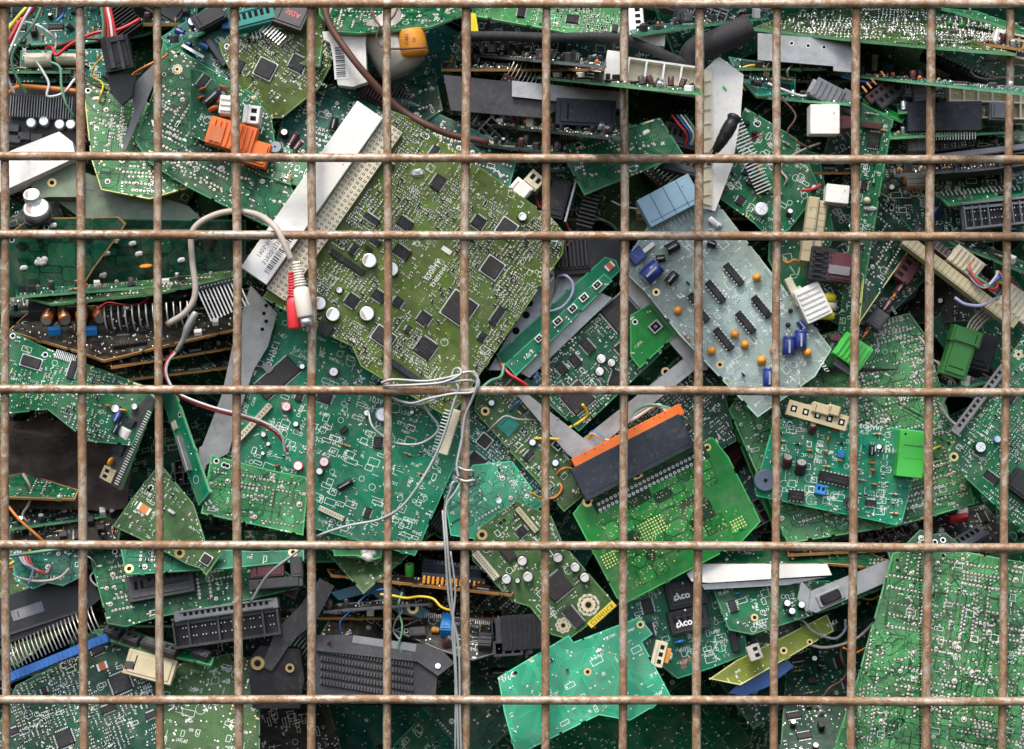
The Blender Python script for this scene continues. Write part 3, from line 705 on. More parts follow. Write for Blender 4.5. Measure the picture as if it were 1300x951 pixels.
# ================================================================ unseen box added round the pile, blocks light so gaps stay dark
def light_block(name, c, s3):
    mb = MB(); mb.box(c[0], c[1], c[2]-s3[2]/2, s3[0], s3[1], s3[2], 'wall'); o = mb.build(name); o['kind'] = 'structure'
light_block('light_block_back', (0, 520, 0), (1900, 8, 1500)); light_block('light_block_bottom', (0, 262, -700), (1900, 500, 8)); light_block('light_block_top', (0, 262, 690), (1900, 500, 8))
light_block('light_block_left', (-900, 262, 0), (8, 500, 1380)); light_block('light_block_right', (900, 262, 0), (8, 500, 1380))
B = Board
# ================================================================ middle of the pile
B('olive engine control board with long white connector, largest board in the centre', [(497,140),(522,150),(700,276),(717,296),(715,322),(580,518),(562,526),(500,490),(458,465),(447,440),(415,425),(333,378)], 50, -34.5, (.05,.05), 'smd', 'olive', 1, 2.0, [
 ('plcc',583,392,0,34,34), ('plcc',625,340,0,22,22), ('plcc',643,290,0,20,20), ('chip',540,442,0,24,24,4), ('chip',556,232,0,15,20,2), ('chip',514,284,90,14,20,2), ('chip',510,320,90,14,22,2),
 ('chip',472,278,90,8,22,2), ('block',441,333,0,52,8,4,'epoxy'), ('can',469,332,20,9.5,11), ('can',497,343,20,9,11), ('can',466,399,70,9.5,11), ('can',406,386,10,8.5,11), ('can',423,400,10,9,11),
 ('can',663,276,0,5.5,8), ('can',431,369,0,4,7), ('chip',447,382,0,16,16,4), ('chip',481,376,90,13,17,2), ('chip',505,384,0,12,13,2), ('plcc',487,428,0,26,18), ('block',413,418,0,18,16,8,'black_plastic'),
 ('crystal',530,220,40,20,12), ('block',468,316,0,10,5,4,'epoxy'), ('smd',567,318,0,14,6,'white'), ('chip',600,300,0,10,12,2), ('chip',695,352,0,10,12,2), ('chip',612,428,0,9,12,2), ('block',512,470,0,66,8,7,'slate'),
 ('header',425.5,268,0,29,266,9,'cream',4,38), ('body',397,247,0,40,262,20,'white',1)],
 [(549,342,'E20JJ4A',10,90,'silk'), (557,350,'EHIEHHH',8,90,'silk')], rnd=12, sp=(5.3,3.7))
# sticker on the white connector belongs to it: written on the board's frame
_b = [o for o in bpy.data.objects if o.name == 'circuit_board'][0]
_h = [o for o in _b.children if o.name.startswith('housing') and abs(o.dimensions.y/S-262) < 8][0]
mb = MB(); mb.box(-1, -88, 20.02, 34, 78, .25, 'sticker'); mb.build('sticker', _h)
_s = _h.children[0]
text_obj(_s, '1905-919157', 8.2, -10, -86, 20.32, 90, 'ink'); text_obj(_s, '57850-TJ3E-C', 8.2, 1, -88, 20.32, 90, 'ink')
mb = MB(); g = random.Random(2); y = -118
while y < -55: t = g.choice((.7, 1.1, 1.8)); mb.box(11, y, 20.28, 8, t, .05, 'ink'); y += t+g.choice((.9, 1.5))
mb.build('barcode', _s)
B('large emerald board with white silkscreen boxes below the olive board', [(352,385),(455,430),(600,490),(577,592),(527,706),(400,672),(262,645),(300,500)], 92, -20, (.03,.12), 'comp', 'emerald', 2, .55, [
 ('header',322,538,68,66,8,7,'cream',14), ('chip',352,480,-28,27,60,2,4,'epoxy_grey'), ('radial',364,517,0,6.5,9,'rca_red'), ('radial',424,473,0,6.5,9,'rca_red'), ('radial',379,592,0,6.5,9,'rca_red'), ('radial',412,587,0,6.5,9,'rca_red'),
 ('radial',406,599,0,5,9,'sleeve_black'), ('radial',376,539,0,4,8,'sleeve_black'), ('radial',466,525,0,4.5,9,'sleeve_black'), ('radial',486,527,0,10,9,'wire_purple'), ('lying',438,616,50,4.5,22,'sleeve_black'), ('chip',480,562,15,12,15,2), ('chip',412,504,0,20,16,4),
 ('header',421,652,-5,36,7,6,'cream',10), ('axial',438,565,0,7,'tan'), ('axial',519,577,0,7,'tan'), ('block',437,546,60,10,7,6,'epoxy'), ('radial',523,524,0,3,6,'sleeve_black'), ('radial',396,466,0,3.5,6,'sleeve_black'), ('radial',335,552,0,4,7,'sleeve_black'), ('disc',352,592,40,5,'ceramic'),
 ('radial',341,564,0,3,6,'sleeve_black'), ('radial',334,576,0,3,6,'sleeve_black'), ('block',340,468,-28,14,10,7,'mid_grey'), ('radial',384,466,0,4,7,'sleeve_black')],
 [(480,509,'1026-J',10,2,'silk'), (345,450,'OM9L1',13,90,'silk')], rnd=22)
B('pale green board packed with red dots left of the emerald board', [(268,577),(345,597),(392,606),(385,680),(330,668),(255,652)], 62, -10, (.1,.1), 'tht', 'pale', 3, 1.5)
B('mint white speckled board showing its corner below the emerald board', [(400,640),(490,668),(485,712),(440,708),(400,690)], 108, -15, (0,.2), 'smd', 'pale', 4, 1.6, rnd=0)
B('small dark chip board behind the tie wire, right of the emerald board', [(560,600),(600,515),(640,540),(690,618),(680,650),(600,672),(565,650)], 96, -40, (0,.1), 'smd', 'teal', 5, 1.2, [('plcc',615,560,0,14,14)])
B('board corner with bright white traces between the tie wire and olive strip', [(565,640),(600,590),(650,585),(690,640),(640,690),(572,680)], 84, 30, (0,.2), 'tht', 'mint', 6, .8)
# the metal framed unit
f5 = T('metal_frame_unit', 'pale grey metal framed unit with circuit boards inside, centre right', 'electronic unit', 770, 450, 84, 38, (.0,.05))
def slab(t, name, pix, z0, z1, k, side=None, **kw):
    m = MB(); m.prism(t.px(pix, 0), z0, z1, k, side); return m.build(name, t.o, **kw)
slab(f5, 'frame_rail', [(788,338),(806,352),(905,438),(898,470),(880,470),(786,362)], -6, 4, 'steel')
slab(f5, 'frame_rail', [(655,470),(758,370),(777,379),(672,480)], -3, 8, 'zinc')
slab(f5, 'frame_rail', [(655,500),(672,502),(740,556),(756,570),(737,590),(720,576)], -5, 3, 'zinc')
slab(f5, 'frame_rail', [(738,558),(900,430),(912,446),(752,574)], -5, 2.5, 'steel')
B('narrow green board strip with white lamp holders along the metal frame', [(641,462),(767,347),(778,356),(655,478)], 66, 42, (0,.1), 'plain', 'emerald', 7, 1.2, [('jack',758,362,0,12,9,3,'white'), ('jack',741,378,0,12,9,3,'white'), ('jack',727,392,0,12,9,3,'white'), ('jack',708,408,0,12,9,3,'white'), ('jack',684,430,0,10,8,3,'white')], at=(720,400))
B('plain green strip board with brown pads behind the lamp holder strip', [(630,450),(768,326),(782,330),(788,344),(640,470)], 82, 42, (0,.1), 'gapped', 'emerald', 80, .2, [('smd',774,338,0,12,9,'ceramic')])
B('green board with large square processor inside the metal frame', [(664,484),(778,384),(805,352),(862,428),(735,548)], 88, 41, (.0,.05), 'smd', 'deep', 8, 1.9, [('chip',788,398,0,40,40,4,3,'epoxy_grey'), ('chip',733,505,0,34,34,4,3,'epoxy_grey'), ('chip',746,440,0,12,20,2), ('chip',713,468,0,12,16,2), ('chip',730,458,0,12,16,2), ('can',763,456,0,6,8), ('can',776,461,0,5,8), ('can',761,472,0,5.5,8), ('chip',785,482,30,22,22,4), ('jack',834,421,0,16,14,5)], rnd=3)
B('grass green shield board above the framed processor board', [(800,400),(826,385),(858,425),(812,468),(800,452)], 74, 41, (0,.05), 'plain', 'bright', 9, .6, [('jack',832,415,0,16,14,4,'steel')])
B('dense chip board behind the metal frame, above the orange connector', [(740,575),(872,440),(915,478),(935,560),(800,640),(735,610)], 104, 40, (0,.1), 'smd', 'dark', 10, 1.4, [('chip',880,463,80,12,34,2), ('chip',850,480,80,12,30,2), ('eye',845,472,0,6)], rnd=6)
B('olive board with teal patch and blue trimmers, left of the orange connector', [(604,505),(640,470),(690,505),(742,628),(728,640),(716,650),(602,522)], 88, -42, (.0,.1), 'smd', 'moss', 11, 1.1, [('eye',616,522,0,6), ('radial',624,512,0,4.5,6,'sleeve_blue'), ('radial',676,562,0,5,6,'sleeve_blue'), ('radial',705,588,0,5,6,'sleeve_blue'), ('jack',708,565,0,14,14,5,'steel'), ('block',645,540,0,22,22,1,'teal_plastic')], rnd=3)
B('bright green control board with black and orange connector, rows of ringed holes', [(727,652),(760,610),(905,555),(925,580),(966,662),(940,690),(795,766),(783,760)], 58, 27, (.0,.08), 'gapped', 'bright', 12, 1.1, [('eye',746,637,0,7),('eye',809,603,0,7),('eye',898,568,0,5),
 ('body',802,582,0,158,47,26,'slate',3,{'name':'connector_housing'}), ('body',796,555,0,158,15,24,'orange',1,{'name':'connector_lock'}), ('block',748,622,0,24,14,20,'slate',{'name':'connector_ear'})])
_c = bpy.data.objects[[o.name for o in bpy.data.objects if o.name.startswith('connector_lock')][0]]
mb = MB()
for x in (-60, -46, -34, -8, 12, 40, 56): mb.box(x, 5, 24.05, .8, 3, .3, 'ink')
for x in (-20, 30): mb.box(x, 0, 24.02, 1.2, 14.6, .3, 'sleeve_orange')
mb.build('latch_slots', _c)
# ring pads and gold dots on that board
_p = _c.parent; fr = Frame(sum(p[0] for p in [(727,652),(760,610),(905,555),(925,580),(966,662),(940,690),(795,766),(783,760)])/8, sum(p[1] for p in [(727,652),(760,610),(905,555),(925,580),(966,662),(940,690),(795,766),(783,760)])/8, 58, 27, (.0,.08))
mb = MB()
for r_ in range(2):
    for i in range(26):
        u, v = fr.loc(760+i*5.25+r_*2, 640-i*2.62+r_*7.5); mb.ring(u, v, .3, .9, 2.2, 'silk', 10); mb.disc(u, v, .28, .9, 'hole', 8)
for (x, y, nx, ny) in ((829,667,9,6),(938,662,5,4),(775,708,5,5)):
    for i in range(nx):
        for j in range(ny): u, v = fr.loc(x, y); mb.disc(u+(i-nx/2)*4, v+(j-ny/2)*4, .3, 1.2, 'edge_yellow', 7)
mb2 = MB()
mb2.strip(fr.loc(754, 645), fr.loc(898, 573), 17, .262, 'pcb:bright:-1'); mb2.build('bare_strip', _p)
g = random.Random(4)
for i in range(170):
    x, y = g.uniform(740, 960), g.uniform(640, 750); u, v = fr.loc(x, y)
    if inpoly([(740,665),(900,590),(955,665),(800,750)], x, y): mb.disc(u, v, .3, g.choice((.8, 1.0)), 'edge_yellow' if g.random() < .7 else 'edge_orange', 6)
mb.build('ring_pads', _p, kind='stuff')
# blue-grey board with blue connector
B('translucent blue-grey board with orange beads, black chips and pale blue connector', [(787,340),(862,228),(905,250),(942,298),(1056,443),(1035,478),(962,530),(862,425),(820,372)], 56, -51, (.02,.08), 'plain', 'bluegrey', 13, 1.8, [
 ('dip',931,349,90,9,34), ('dip',908,371,90,9,34), ('dip',966,390,90,9,34), ('dip',946,410,90,9,34), ('dip',918,431,90,9,34), ('dip',880,380,90,9,16), ('dip',893,402,90,9,16), ('tant',960,353,0,7), ('tant',860,395,0,7), ('tant',932,425,0,7), ('tant',903,446,0,7), ('tant',945,438,0,7),
 ('lying',826,347,95,11,26,'sleeve_blue'), ('lying',853,315,80,7,18,'sleeve_black'), ('lying',852,354,100,6,18,'sleeve_black'), ('lying',838,329,60,5,12,'sleeve_black'), ('block',808,326,0,18,20,14,'sleeve_blue'), ('block',822,316,0,6,20,8,'white'),
 ('lying',1000,440,140,8,24,'sleeve_blue'), ('lying',1015,432,140,8,24,'sleeve_blue'), ('lying',975,480,140,8,24,'sleeve_blue'), ('tant',966,458,0,8), ('tant',982,445,0,7), ('tant',1024,448,0,7), ('lying',1018,414,0,4,16,'sleeve_blue'), ('lying',903,310,30,5,12,'sleeve_black'), ('eye',833,371,0,5), ('eye',914,463,0,5), ('disc',943,476,0,4,'ink'), ('disc',873,360,0,4,'ink'),
 ('body',848,258,79,76,40,22,'light_blue',1,{'name':'blue_connector'}), ('pins',868,285,79,12,6,20,'tin',1.2,6), ('crystal',910,285,40,16,8), ('lying',906,283,10,4,16,'wire_white'), ('axial',872,428,0,8,'tan'), ('axial',885,440,30,8,'light_blue'), ('tant',1003,395,0,4,'sleeve_black'), ('tant',1000,413,0,4,'sleeve_black')])
bc = [o for o in bpy.data.objects if o.name.startswith('blue_connector')][0]; mb = MB()
for x in (-19, 0, 19): mb.box(x, 1, 22.02, .8, 38, .2, 'slate')
mb.box(0, -14, 22.05, 70, .7, .2, 'slate'); mb.build('housing_seams', bc)
# relay board bottom right of centre and the solder side boards beneath
B('green board with light green terminal, buzzer and brown capacitors', [(983,532),(1060,536),(1172,547),(1168,575),(1145,664),(1138,667),(960,630),(958,622)], 54, -6, (0,.06), 'comp', 'jade', 14, 2.3, [
 ('body',1153,577,0,34,60,22,'green_plastic',1,{'name':'terminal_block'}), ('dip',1060,608,83,13,44), ('header',1036,528,-10,80,20,14,'beige',5,1), ('block',1040,520,-10,24,14,20,'beige'), ('block',1056,522,-10,16,14,20,'beige'), ('buzzer',971,610,0,15), ('radial',998,592,0,6.5,16,'sleeve_brown',{'tip':-48}), ('radial',1015,600,0,7.5,18,'sleeve_black',{'tip':-48}), ('radial',1030,549,0,5,14,'sleeve_brown',{'tip':-48}),
 ('block',1041,622,-8,14,13,9,'bright_blue'), ('block',1067,577,0,9,9,8,'ceramic_blue'), ('disc',1027,572,0,5,'ceramic'), ('disc',1048,573,0,4,'ceramic'), ('disc',1107,588,0,5,'ceramic'), ('disc',1107,597,0,5,'ceramic'), ('disc',1109,615,0,5,'ceramic'), ('disc',1066,585,0,4,'ceramic'), ('lying',1106,572,90,4,14,'sleeve_black'), ('disc',1050,558,80,4,'ceramic'), ('pins',1128,575,0,9,4.6,7,'tin',1.4,0,5)],
 [(1106,542,'ECNAR5',8,-1,'silk')], rnd=26, edge='edge')
_t = [o for o in bpy.data.objects if o.name.startswith('terminal_block')][0]; mb = MB(); mb.cbox(2, 2, 21.5, 26, 16, .9, 'green_plastic', .5); mb.box(2, 10.8, 22.4, 25, 1.6, .2, 'dark_green_plastic'); mb.disc(-10, 25, 22.05, 1.6, 'hole'); mb.build('clamp_window', _t)
B('big solder-side board full of silver joints behind the green terminal board', [(1040,425),(1155,397),(1175,425),(1238,640),(1140,668),(1000,690),(925,520),(935,505)], 96, 15, (.02,.18), 'tht', 'grass', 15, 1.8)
B('green solder-side board peeping out left of the buzzer', [(916,508),(960,500),(985,560),(1075,680),(1000,700),(990,690)], 112, 20, (.1,.2), 'tht', 'bright', 16, 1.4)
B('huge solder-side board scored in three panels, bottom right corner', [(1133,702),(1180,692),(1345,722),(1345,960),(1055,960),(1088,862)], 34, -10, (0,.12), 'tht', 'grass', 17, 1.6)
B('dark board with a wavy edge above the three panel board', [(1125,695),(1150,690),(1168,672),(1185,678),(1200,676),(1225,695),(1240,730),(1140,740)], 60, -8, (0,.4), 'tht', 'dark', 18, 1)
B('green edged board with crowded white parts at the right edge', [(1345,380),(1300,425),(1203,572),(1204,586),(1345,720)], 46, 52, (0,.1), 'smd', 'green', 19, 1.5, [('block',1243,508,0,112,12,10,'mid_grey'), ('radial',1243,568,0,8,10,'sleeve_black'), ('radial',1265,558,0,5,7,'ceramic_blue'), ('eye',1211,580,0,6), ('chip',1258,606,0,10,20,2), ('block',1298,618,0,30,44,16,'black_plastic'), ('flower',1293,450,0,7,5)], rnd=3)
# olive strip with rosettes, mint board, yellow board
B('olive-green board with cream rosettes, white connectors and yellow label', [(598,692),(610,668),(655,634),(700,655),(715,690),(782,768),(744,796),(722,812),(700,806),(672,770),(650,764),(600,712)], 60, -50, (.0,.05), 'smd', 'moss', 20, .55, [
 ('header',617,718,0,44,10,6,'cream',14), ('header',669,660,0,40,7,5,'beige',16), ('chip',707,744,0,30,32,2,3,'epoxy_grey'), ('chip',728,783,90,14,30,2,3,'epoxy_grey'), ('can',708,708,0,6,8), ('can',730,720,0,6,8), ('can',742,733,0,6,8), ('can',663,712,0,6,8), ('can',670,732,0,6.5,8), ('can',643,735,0,6,8), ('can',657,737,0,3,6),
 ('flower',747,768,0,14,11), ('flower',715,794,0,10,8), ('block',645,702,0,22,13,4,'epoxy_grey'), ('eye',612,679,0,7), ('chip',662,675,0,12,14,4), ('block',764,780,92,44,9,.3,'yellow_ink',{'name':'yellow_label'})], [(764,780,'C11H11C8',8,92,'ink')], rnd=2)
B('mint coloured bare board lying face up along the bottom centre', [(632,860),(722,806),(728,815),(812,783),(829,805),(815,815),(852,884),(800,915),(760,908),(655,960),(640,905)], 44, 27, (0,.14), 'plain', 'mint', 21, 1.1, [('smd',700,838,0,6,3.4),('disc',720,850,0,2.5,'ink'),('smd',760,826,0,8,3,'silk'),('eye',813,793,0,5), ('eye',746,853,0,5)])
B('yellow-green board with dark holes low down, right of the relays', [(900,862),(935,838),(1050,780),(1059,801),(975,850),(940,870)], 84, 27, (0,.3), 'plain', 'yellow', 22, 1.5, [('eye',1028,815,0,4),('eye',995,826,0,5)], edge='edge_yellow')
# ================================================================ top left
B('teal board with tan coils behind the loose coloured wires, top left', [(26,64),(135,62),(140,106),(24,104)], 118, 0, (0,.2), 'comp', 'teal', 23, 1.3, [('lying',52,80,0,10,36,'cream'), ('lying',88,78,0,8,30,'cream'), ('coil',66,92,0,8,8)])
hs = T('heat_sink_connector', 'black connector with a comb of metal fins, upper left', 'connector', 55, 145, 100, -3, (0,.1))
slab(hs, 'housing', [(8,105),(100,110),(100,192),(8,186)], -30, 0, 'black_plastic'); hs.add('fins', 55, 138, 0, 84, 30, 14, 24, 'mid_grey'); hs.add('pins', 50, 112, 0, 2, 60, 10, 'ceramic')
for x, y in ((42,158),(58,156),(78,160),(92,160)): hs.add('radial', x, y, 0, 7, 12, 'mid_grey')
for x, y in ((18,164),(32,174),(48,176),(20,178)): hs.add('block', x, y, 0, 16, 10, 8, 'grey_plastic')
wire('orange rubber strip lying on the finned black connector', [(12,118,90),(25,110,84),(60,112,84),(100,116,88)], 3.2, 'wire_orange', 'cable', 'cable')
B('yellow-edged lime green board, upper left behind the black plug', [(105,108),(118,104),(160,110),(215,150),(250,235),(190,253),(128,241),(115,200)], 82, -4, (.05,.35), 'tht', 'grass', 24, 1.3, [('glue',122,125,0,5)], edge='edge_yellow')
B('broad green board full of white pads, left of the white module', [(207,50),(262,84),(320,118),(345,150),(352,200),(376,250),(368,275),(350,292),(290,264),(235,236),(188,206),(171,178),(182,150),(200,100)], 66, -27, (.0,.25), 'tht', 'green', 25, 1.6, [('flower',225,88,0,7,9), ('block',240,62,-4,46,4,.3,'silk')])
B('small bright-edged relay board with brown discs and orange connector', [(241,86),(258,90),(330,146),(322,190),(262,181),(240,171)], 56, -36, (.0,.1), 'comp', 'green', 26, .5, [
 ('disc',285,113,20,7,'ceramic'), ('disc',258,115,60,6,'ceramic'), ('disc',256,126,60,6,'ceramic'), ('disc',272,140,60,8,'ceramic'), ('disc',282,130,60,7,'ceramic'), ('lying',270,125,78,6,26,'slate'), ('lying',279,122,60,4,16,'wire_grey'), ('chip',258,104,0,10,20,0),
 ('block',289,137,30,16,24,22,'white'), ('block',322,150,30,22,24,24,'white'), ('block',296,176,20,62,36,24,'orange',{'name':'orange_connector'}), ('block',326,197,20,34,32,18,'orange',{'name':'orange_connector'}), ('pins',322,168,20,5,5,10,'tin',1.2)], rnd=6)
_t = [o for o in bpy.data.objects if o.name.startswith('orange_connector')][0]; mb = MB(); mb.box(-18, -4, 24.02, 18, 20, .3, 'ceramic'); mb.box(14, 0, 24.02, 1, 30, .3, 'ceramic'); mb.build('socket_recess', _t)
B('dark teal board with a row of blue capacitors, top left', [(203,48),(262,10),(330,0),(345,60),(310,120),(262,88),(215,55)], 112, -45, (0,.2), 'comp', 'teal', 27, .7, [('lying',229,42,20,5,12,'sleeve_blue'),('lying',234,50,20,5,12,'sleeve_blue'),('lying',238,57,20,5,12,'sleeve_blue'),('lying',241,65,20,4,10,'sleeve_blue'),('radial',247,33,0,7,18,'sleeve_blue'),('radial',254,44,0,6,18,'sleeve_blue'),('lying',260,60,20,5,14,'ceramic_blue'),('block',268,30,-15,24,44,26,'black_plastic'),('block',276,70,-10,44,8,12,'slate'),('block',290,35,-45,10,16,10,'ceramic_blue')])
B('teal board lying across the top left corner behind the wires', [(-40,-30),(255,-40),(250,22),(180,45),(100,55),(-40,60)], 150, 3, (0,.6), 'stack', 'teal', 28, 1.2)
t = T('green_connector', 'teal plastic connector housing at the top, behind the second post', 'connector', 322, 27, 96, 15, (0,.2)); t.add('block', 324, 27, 0, 56, 26, 20, 'teal_plastic'); t.add('pins', 334, 38, 180, 7, 5, 10, 'tin', 1.2)
t = T('grey_module', 'flat dark grey module with faint pink printing, top edge', 'module', 370, 22, 92, -20, (0,.3)); t.add('block', 370, 24, 0, 44, 34, 14, 'grey_plastic'); t.add('pins', 352, 38, 160, 8, 4.5, 16, 'tin', 1.2); text_obj(t.o, '502A', 10, 4, 0, 14.1, -5, 'rca_red')
B('olive board with two square chips, left of the white relay', [(278,56),(298,47),(390,31),(432,62),(405,112),(358,150),(344,150),(318,130),(300,105),(282,70)], 92, -38, (0,.1), 'smd', 'olive', 29, 1.2, [('plcc',337,88,12,22,22), ('chip',378,81,12,20,20,4), ('chip',305,85,12,9,16,2)], rnd=1)
B('deep green board with rows of white blocks under the olive board', [(376,96),(440,112),(520,128),(660,190),(640,262),(420,270),(350,227),(342,205)], 104, -17, (0,.3), 'tht', 'teal', 30, 1.2, [('lying',424,160,95,5,18,'sleeve_black'), ('lying',372,180,80,5,20,'sleeve_brown'), ('radial',362,172,0,5,12,'sleeve_brown'), ('disc',358,168,80,5,'ceramic'), ('lying',605,152,80,4,18,'grey_plastic')])
B('board tilted on edge under the orange connector with black round coil', [(325,185),(345,180),(395,200),(405,232),(385,240),(330,222)], 58, -20, (0,.4), 'comp', 'green', 31, .8, [('buzzer',350,190,0,9), ('lying',378,188,80,4,16,'sleeve_brown')])
# top centre
tc_ = B('green board at the top holding a white relay, metal can and orange capacitor', [(402,-20),(600,-20),(590,18),(545,35),(455,42),(425,40),(405,18)], 84, -3, (0,1.2), 'tht', 'green', 32, 1.4, at=(500,25))
t = T('relay', 'white plastic relay with a barcode sticker hanging under the top board', 'relay', 440, 75, 70, 6, (0,0)); slab(t, 'housing', [(409,40),(466,38),(464,54),(466,104),(448,110),(429,108),(419,54),(411,50)], -24, 0, 'white'); t.add('barcode', 433, 78, -2, 20, 46, z=.2)
t = T('metal_can', 'large shiny metal can capacitor beside the white relay', 'capacitor', 500, 70, 96, -20, (0,0)); mb = MB(); u, v = t.fr.loc(494, 52); u2, v2 = t.fr.loc(520, 95); ax = Vector((u2-u, v2-v, 0)); L = ax.length; mb.rev((u-ax.x*.6, v-ax.y*.6, -8), ax, [(0, 34), (L*1.25, 34), (L*1.42, 28), (L*1.5, 14)], 'can_metal', 32); mb.build('can_body', t.o)
t = T('orange_capacitor', 'orange drum capacitor with printed text hanging from the top board', 'capacitor', 524, 55, 62, 5, (0,0)); mb = MB(); mb.rev((-2, 20, -16), (.07, -1, 0), [(0, 17), (1.5, 18), (30, 19), (34, 17), (36, 12)], 'tantalum', 22); mb.build('capacitor_body', t.o)
text_obj(t.o, 'C401', 7, -8, 6, 2.6, 85, 'ink'); text_obj(t.o, '1A', 6, 2, 4, 3.2, 85, 'ink')
B('dark board lit with green dots under the metal can', [(495,112),(552,86),(562,140),(520,165),(480,140)], 125, 20, (0,.6), 'tht', 'dark', 33, 1.3)
wire('thick brown cable slanting down from the top across the boards', [(408,-10,66),(418,30,60),(440,64,52),(462,92,52),(486,118,58),(510,140,64),(545,160,60),(575,172,70),(620,180,82)], 4.6, 'wire_brown', 'cable', 'cable')
wire('thin brown wire twisted beside the orange capacitor', [(470,5,66),(476,24,60),(482,34,56),(478,48,58),(486,60,56),(510,62,52),(542,60,56)], 1.5, 'wire_brown'); wire('short brown wire loop next to the twisted brown wire', [(506,6,66),(500,20,60),(488,32,58),(478,36,60)], 1.5, 'wire_brown')
B('board seen on edge running right from the metal can', [(505,79),(640,85),(890,112),(890,118),(640,93),(505,83)], 70, -6, (.0,5), 'stack', 'moss', 34, .9, at=(730,100))
B('upper black fitted board seen on edge above the long thin board', [(585,62),(640,66),(770,78),(768,84),(640,72),(585,68)], 100, -5, (0,5), 'stack', 'dark', 35, 2, [('block',655,60,0,20,10,14,'mid_grey'),('block',690,62,0,16,10,12,'grey_plastic'),('block',720,66,0,24,10,14,'black_plastic')], at=(680,74), edge='mid_grey')
B('lower black board seen on edge with pins hanging below it', [(560,148),(640,152),(780,168),(790,176),(640,160),(560,155)], 96, -5, (0,5), 'stack', 'dark', 36, 1.6, [('radial',624,150,0,5,16,'aluminium'),('radial',638,151,0,5,16,'aluminium')], at=(680,162), edge='grey_plastic')
B('green board crammed with white chips at the top edge, right of centre', [(592,-30),(792,-30),(790,46),(740,46),(690,36),(600,20)], 122, -6, (0,.8), 'smd', 'grass', 37, 2.2, rnd=8)
t = T('shield_plate', 'worn grey metal shield plate below the long edge-on board', 'metal plate', 620, 125, 92, -3, (0,.1)); slab(t, 'plate', [(563,95),(650,104),(706,112),(706,140),(690,150),(640,146),(572,140)], -4, 0, 'grey_plastic'); slab(t, 'bent_flange', [(650,104),(786,118),(788,140),(706,130),(650,124)], 3, 7, 'steel')
t = T('relay', 'black box relay under the bent metal flange', 'relay', 745, 148, 86, -3, (0,.1)); t.add('block', 743, 148, 0, 78, 36, 26, 'slate'); t.add('pins', 745, 170, 180, 20, 3.6, 9, 'tin', 1.1)
t = T('yellow_tab', 'bright yellow plastic tab poking out behind the top board', 'plastic tab', 602, 30, 80, 4, (0,0)); slab(t, 'tab', [(598,16),(604,17),(608,43),(597,45)], -8, 0, 'yellow_tape')
wire('thick black cable sagging across the top beside the rubber sleeve', [(585,46,74),(640,46,68),(700,48,60),(780,48,54),(820,60,54),(868,80,62),(900,88,76)], 6.6, 'rubber', 'cable', 'cable')
wire('fat black rubber sleeve bent like an elbow near the top', [(876,90,86),(878,72,70),(886,62,60),(900,58,54),(925,46,50),(950,34,54)], 17, 'rubber', 'rubber_sleeve', 'sleeve', seg=16)
t = T('connector', 'cream open connector with square cells near the top centre', 'connector', 828, 98, 58, -8, (0,.1)); t.add('body', 780, 90, 0, 26, 40, 24, 'white', 1); t.add('conn', 840, 101, 0, 94, 36, 22, 4, 1, 'white', 'cream', 2.6); t.add('pins', 762, 98, 90, 6, 4.5, 18, 'tin', 1.2); t.add('block',752,104,0,22,3,6,'white')
t = T('connector', 'tall white connector with a green pen mark and comb of pins', 'connector', 915, 170, 60, 12, (.1,0)); slab(t, 'housing', [(893,90),(913,72),(944,95),(940,150),(930,210),(908,268),(890,264),(892,180)], -30, 0, 'white')
mb = MB(); q = t.px([(917,110),(919,109),(923,114),(922,117),(918,114)]); mb.poly(q, .1, 'green_plastic'); mb.build('pen_mark', t.o)
t.add('pins', 932, 178, -78, 34, 4.6, 22, 'tin', 1.4, 0, -4); slab(t, 'ribbed_side', [(890,92),(903,84),(903,262),(890,258)], 0, 4, 'cream')
mb = MB()
for i in range(9): u, v = t.fr.loc(896, 104+i*18); mb.box(u, v, 4, 11, 1.4, 1.5, 'beige')
mb.build('moulded_ribs', t.o)
wire('black taped cable end hanging over the tall white connector', [(934,146,34),(928,158,32),(918,176,34),(908,192,40)], [5,9,10,9,8,8,9,9,9,9,9,8,8,8,7,7,6,6,5][:19], 'tape', 'taped_cable', 'cable', seg=10)
for i, (m_, dx) in enumerate((('wire_red',0),('wire_white',4),('wire_purple',-4),('wire_black',2))):
    wire('%s wire strand coming out of the black taped end' % ('dull red','white','lilac','black')[i], [(908+dx,188,42),(902+dx,200,48),(896+dx*1.5,214,58)], 1.3, m_)
for i, (m_, dx) in enumerate((('wire_red',0),('wire_blue',8),('wire_white',14),('wire_green',20))):
    wire('%s wire curling beside the green solder board' % ('red','blue','white','green')[i], [(853+dx*.8,146,70),(862+dx*.8,158,62),(872+dx*.6,172,66),(868+dx*.4,190,84)], 1.5, m_)
B('green solder-side board jutting diagonally under the black relay, upper centre', [(709,187),(838,149),(868,196),(742,248)], 58, 17, (0,.15), 'tht', 'green', 38, .9, [('glue',820,168,0,5)])
B('green board with chips beside the tall white connector', [(946,136),(1012,176),(1042,240),(1002,292),(975,302),(958,284),(897,240)], 82, -32, (0,.1), 'comp', 'green', 39, 1.0, [('dip',962,236,0,30,12), ('radial',965,268,0,9,16,'aluminium'), ('chip',940,255,0,10,12,2), ('chip',950,215,0,10,18,2), ('tant',957,170,0,5,'sleeve_black'), ('tant',948,158,0,5,'sleeve_black')])
B('plain bright green board between two white connectors, upper right', [(980,180),(1040,195),(1060,300),(1010,400),(975,330)], 100, 10, (0,.1), 'plain', 'green', 40, 1)
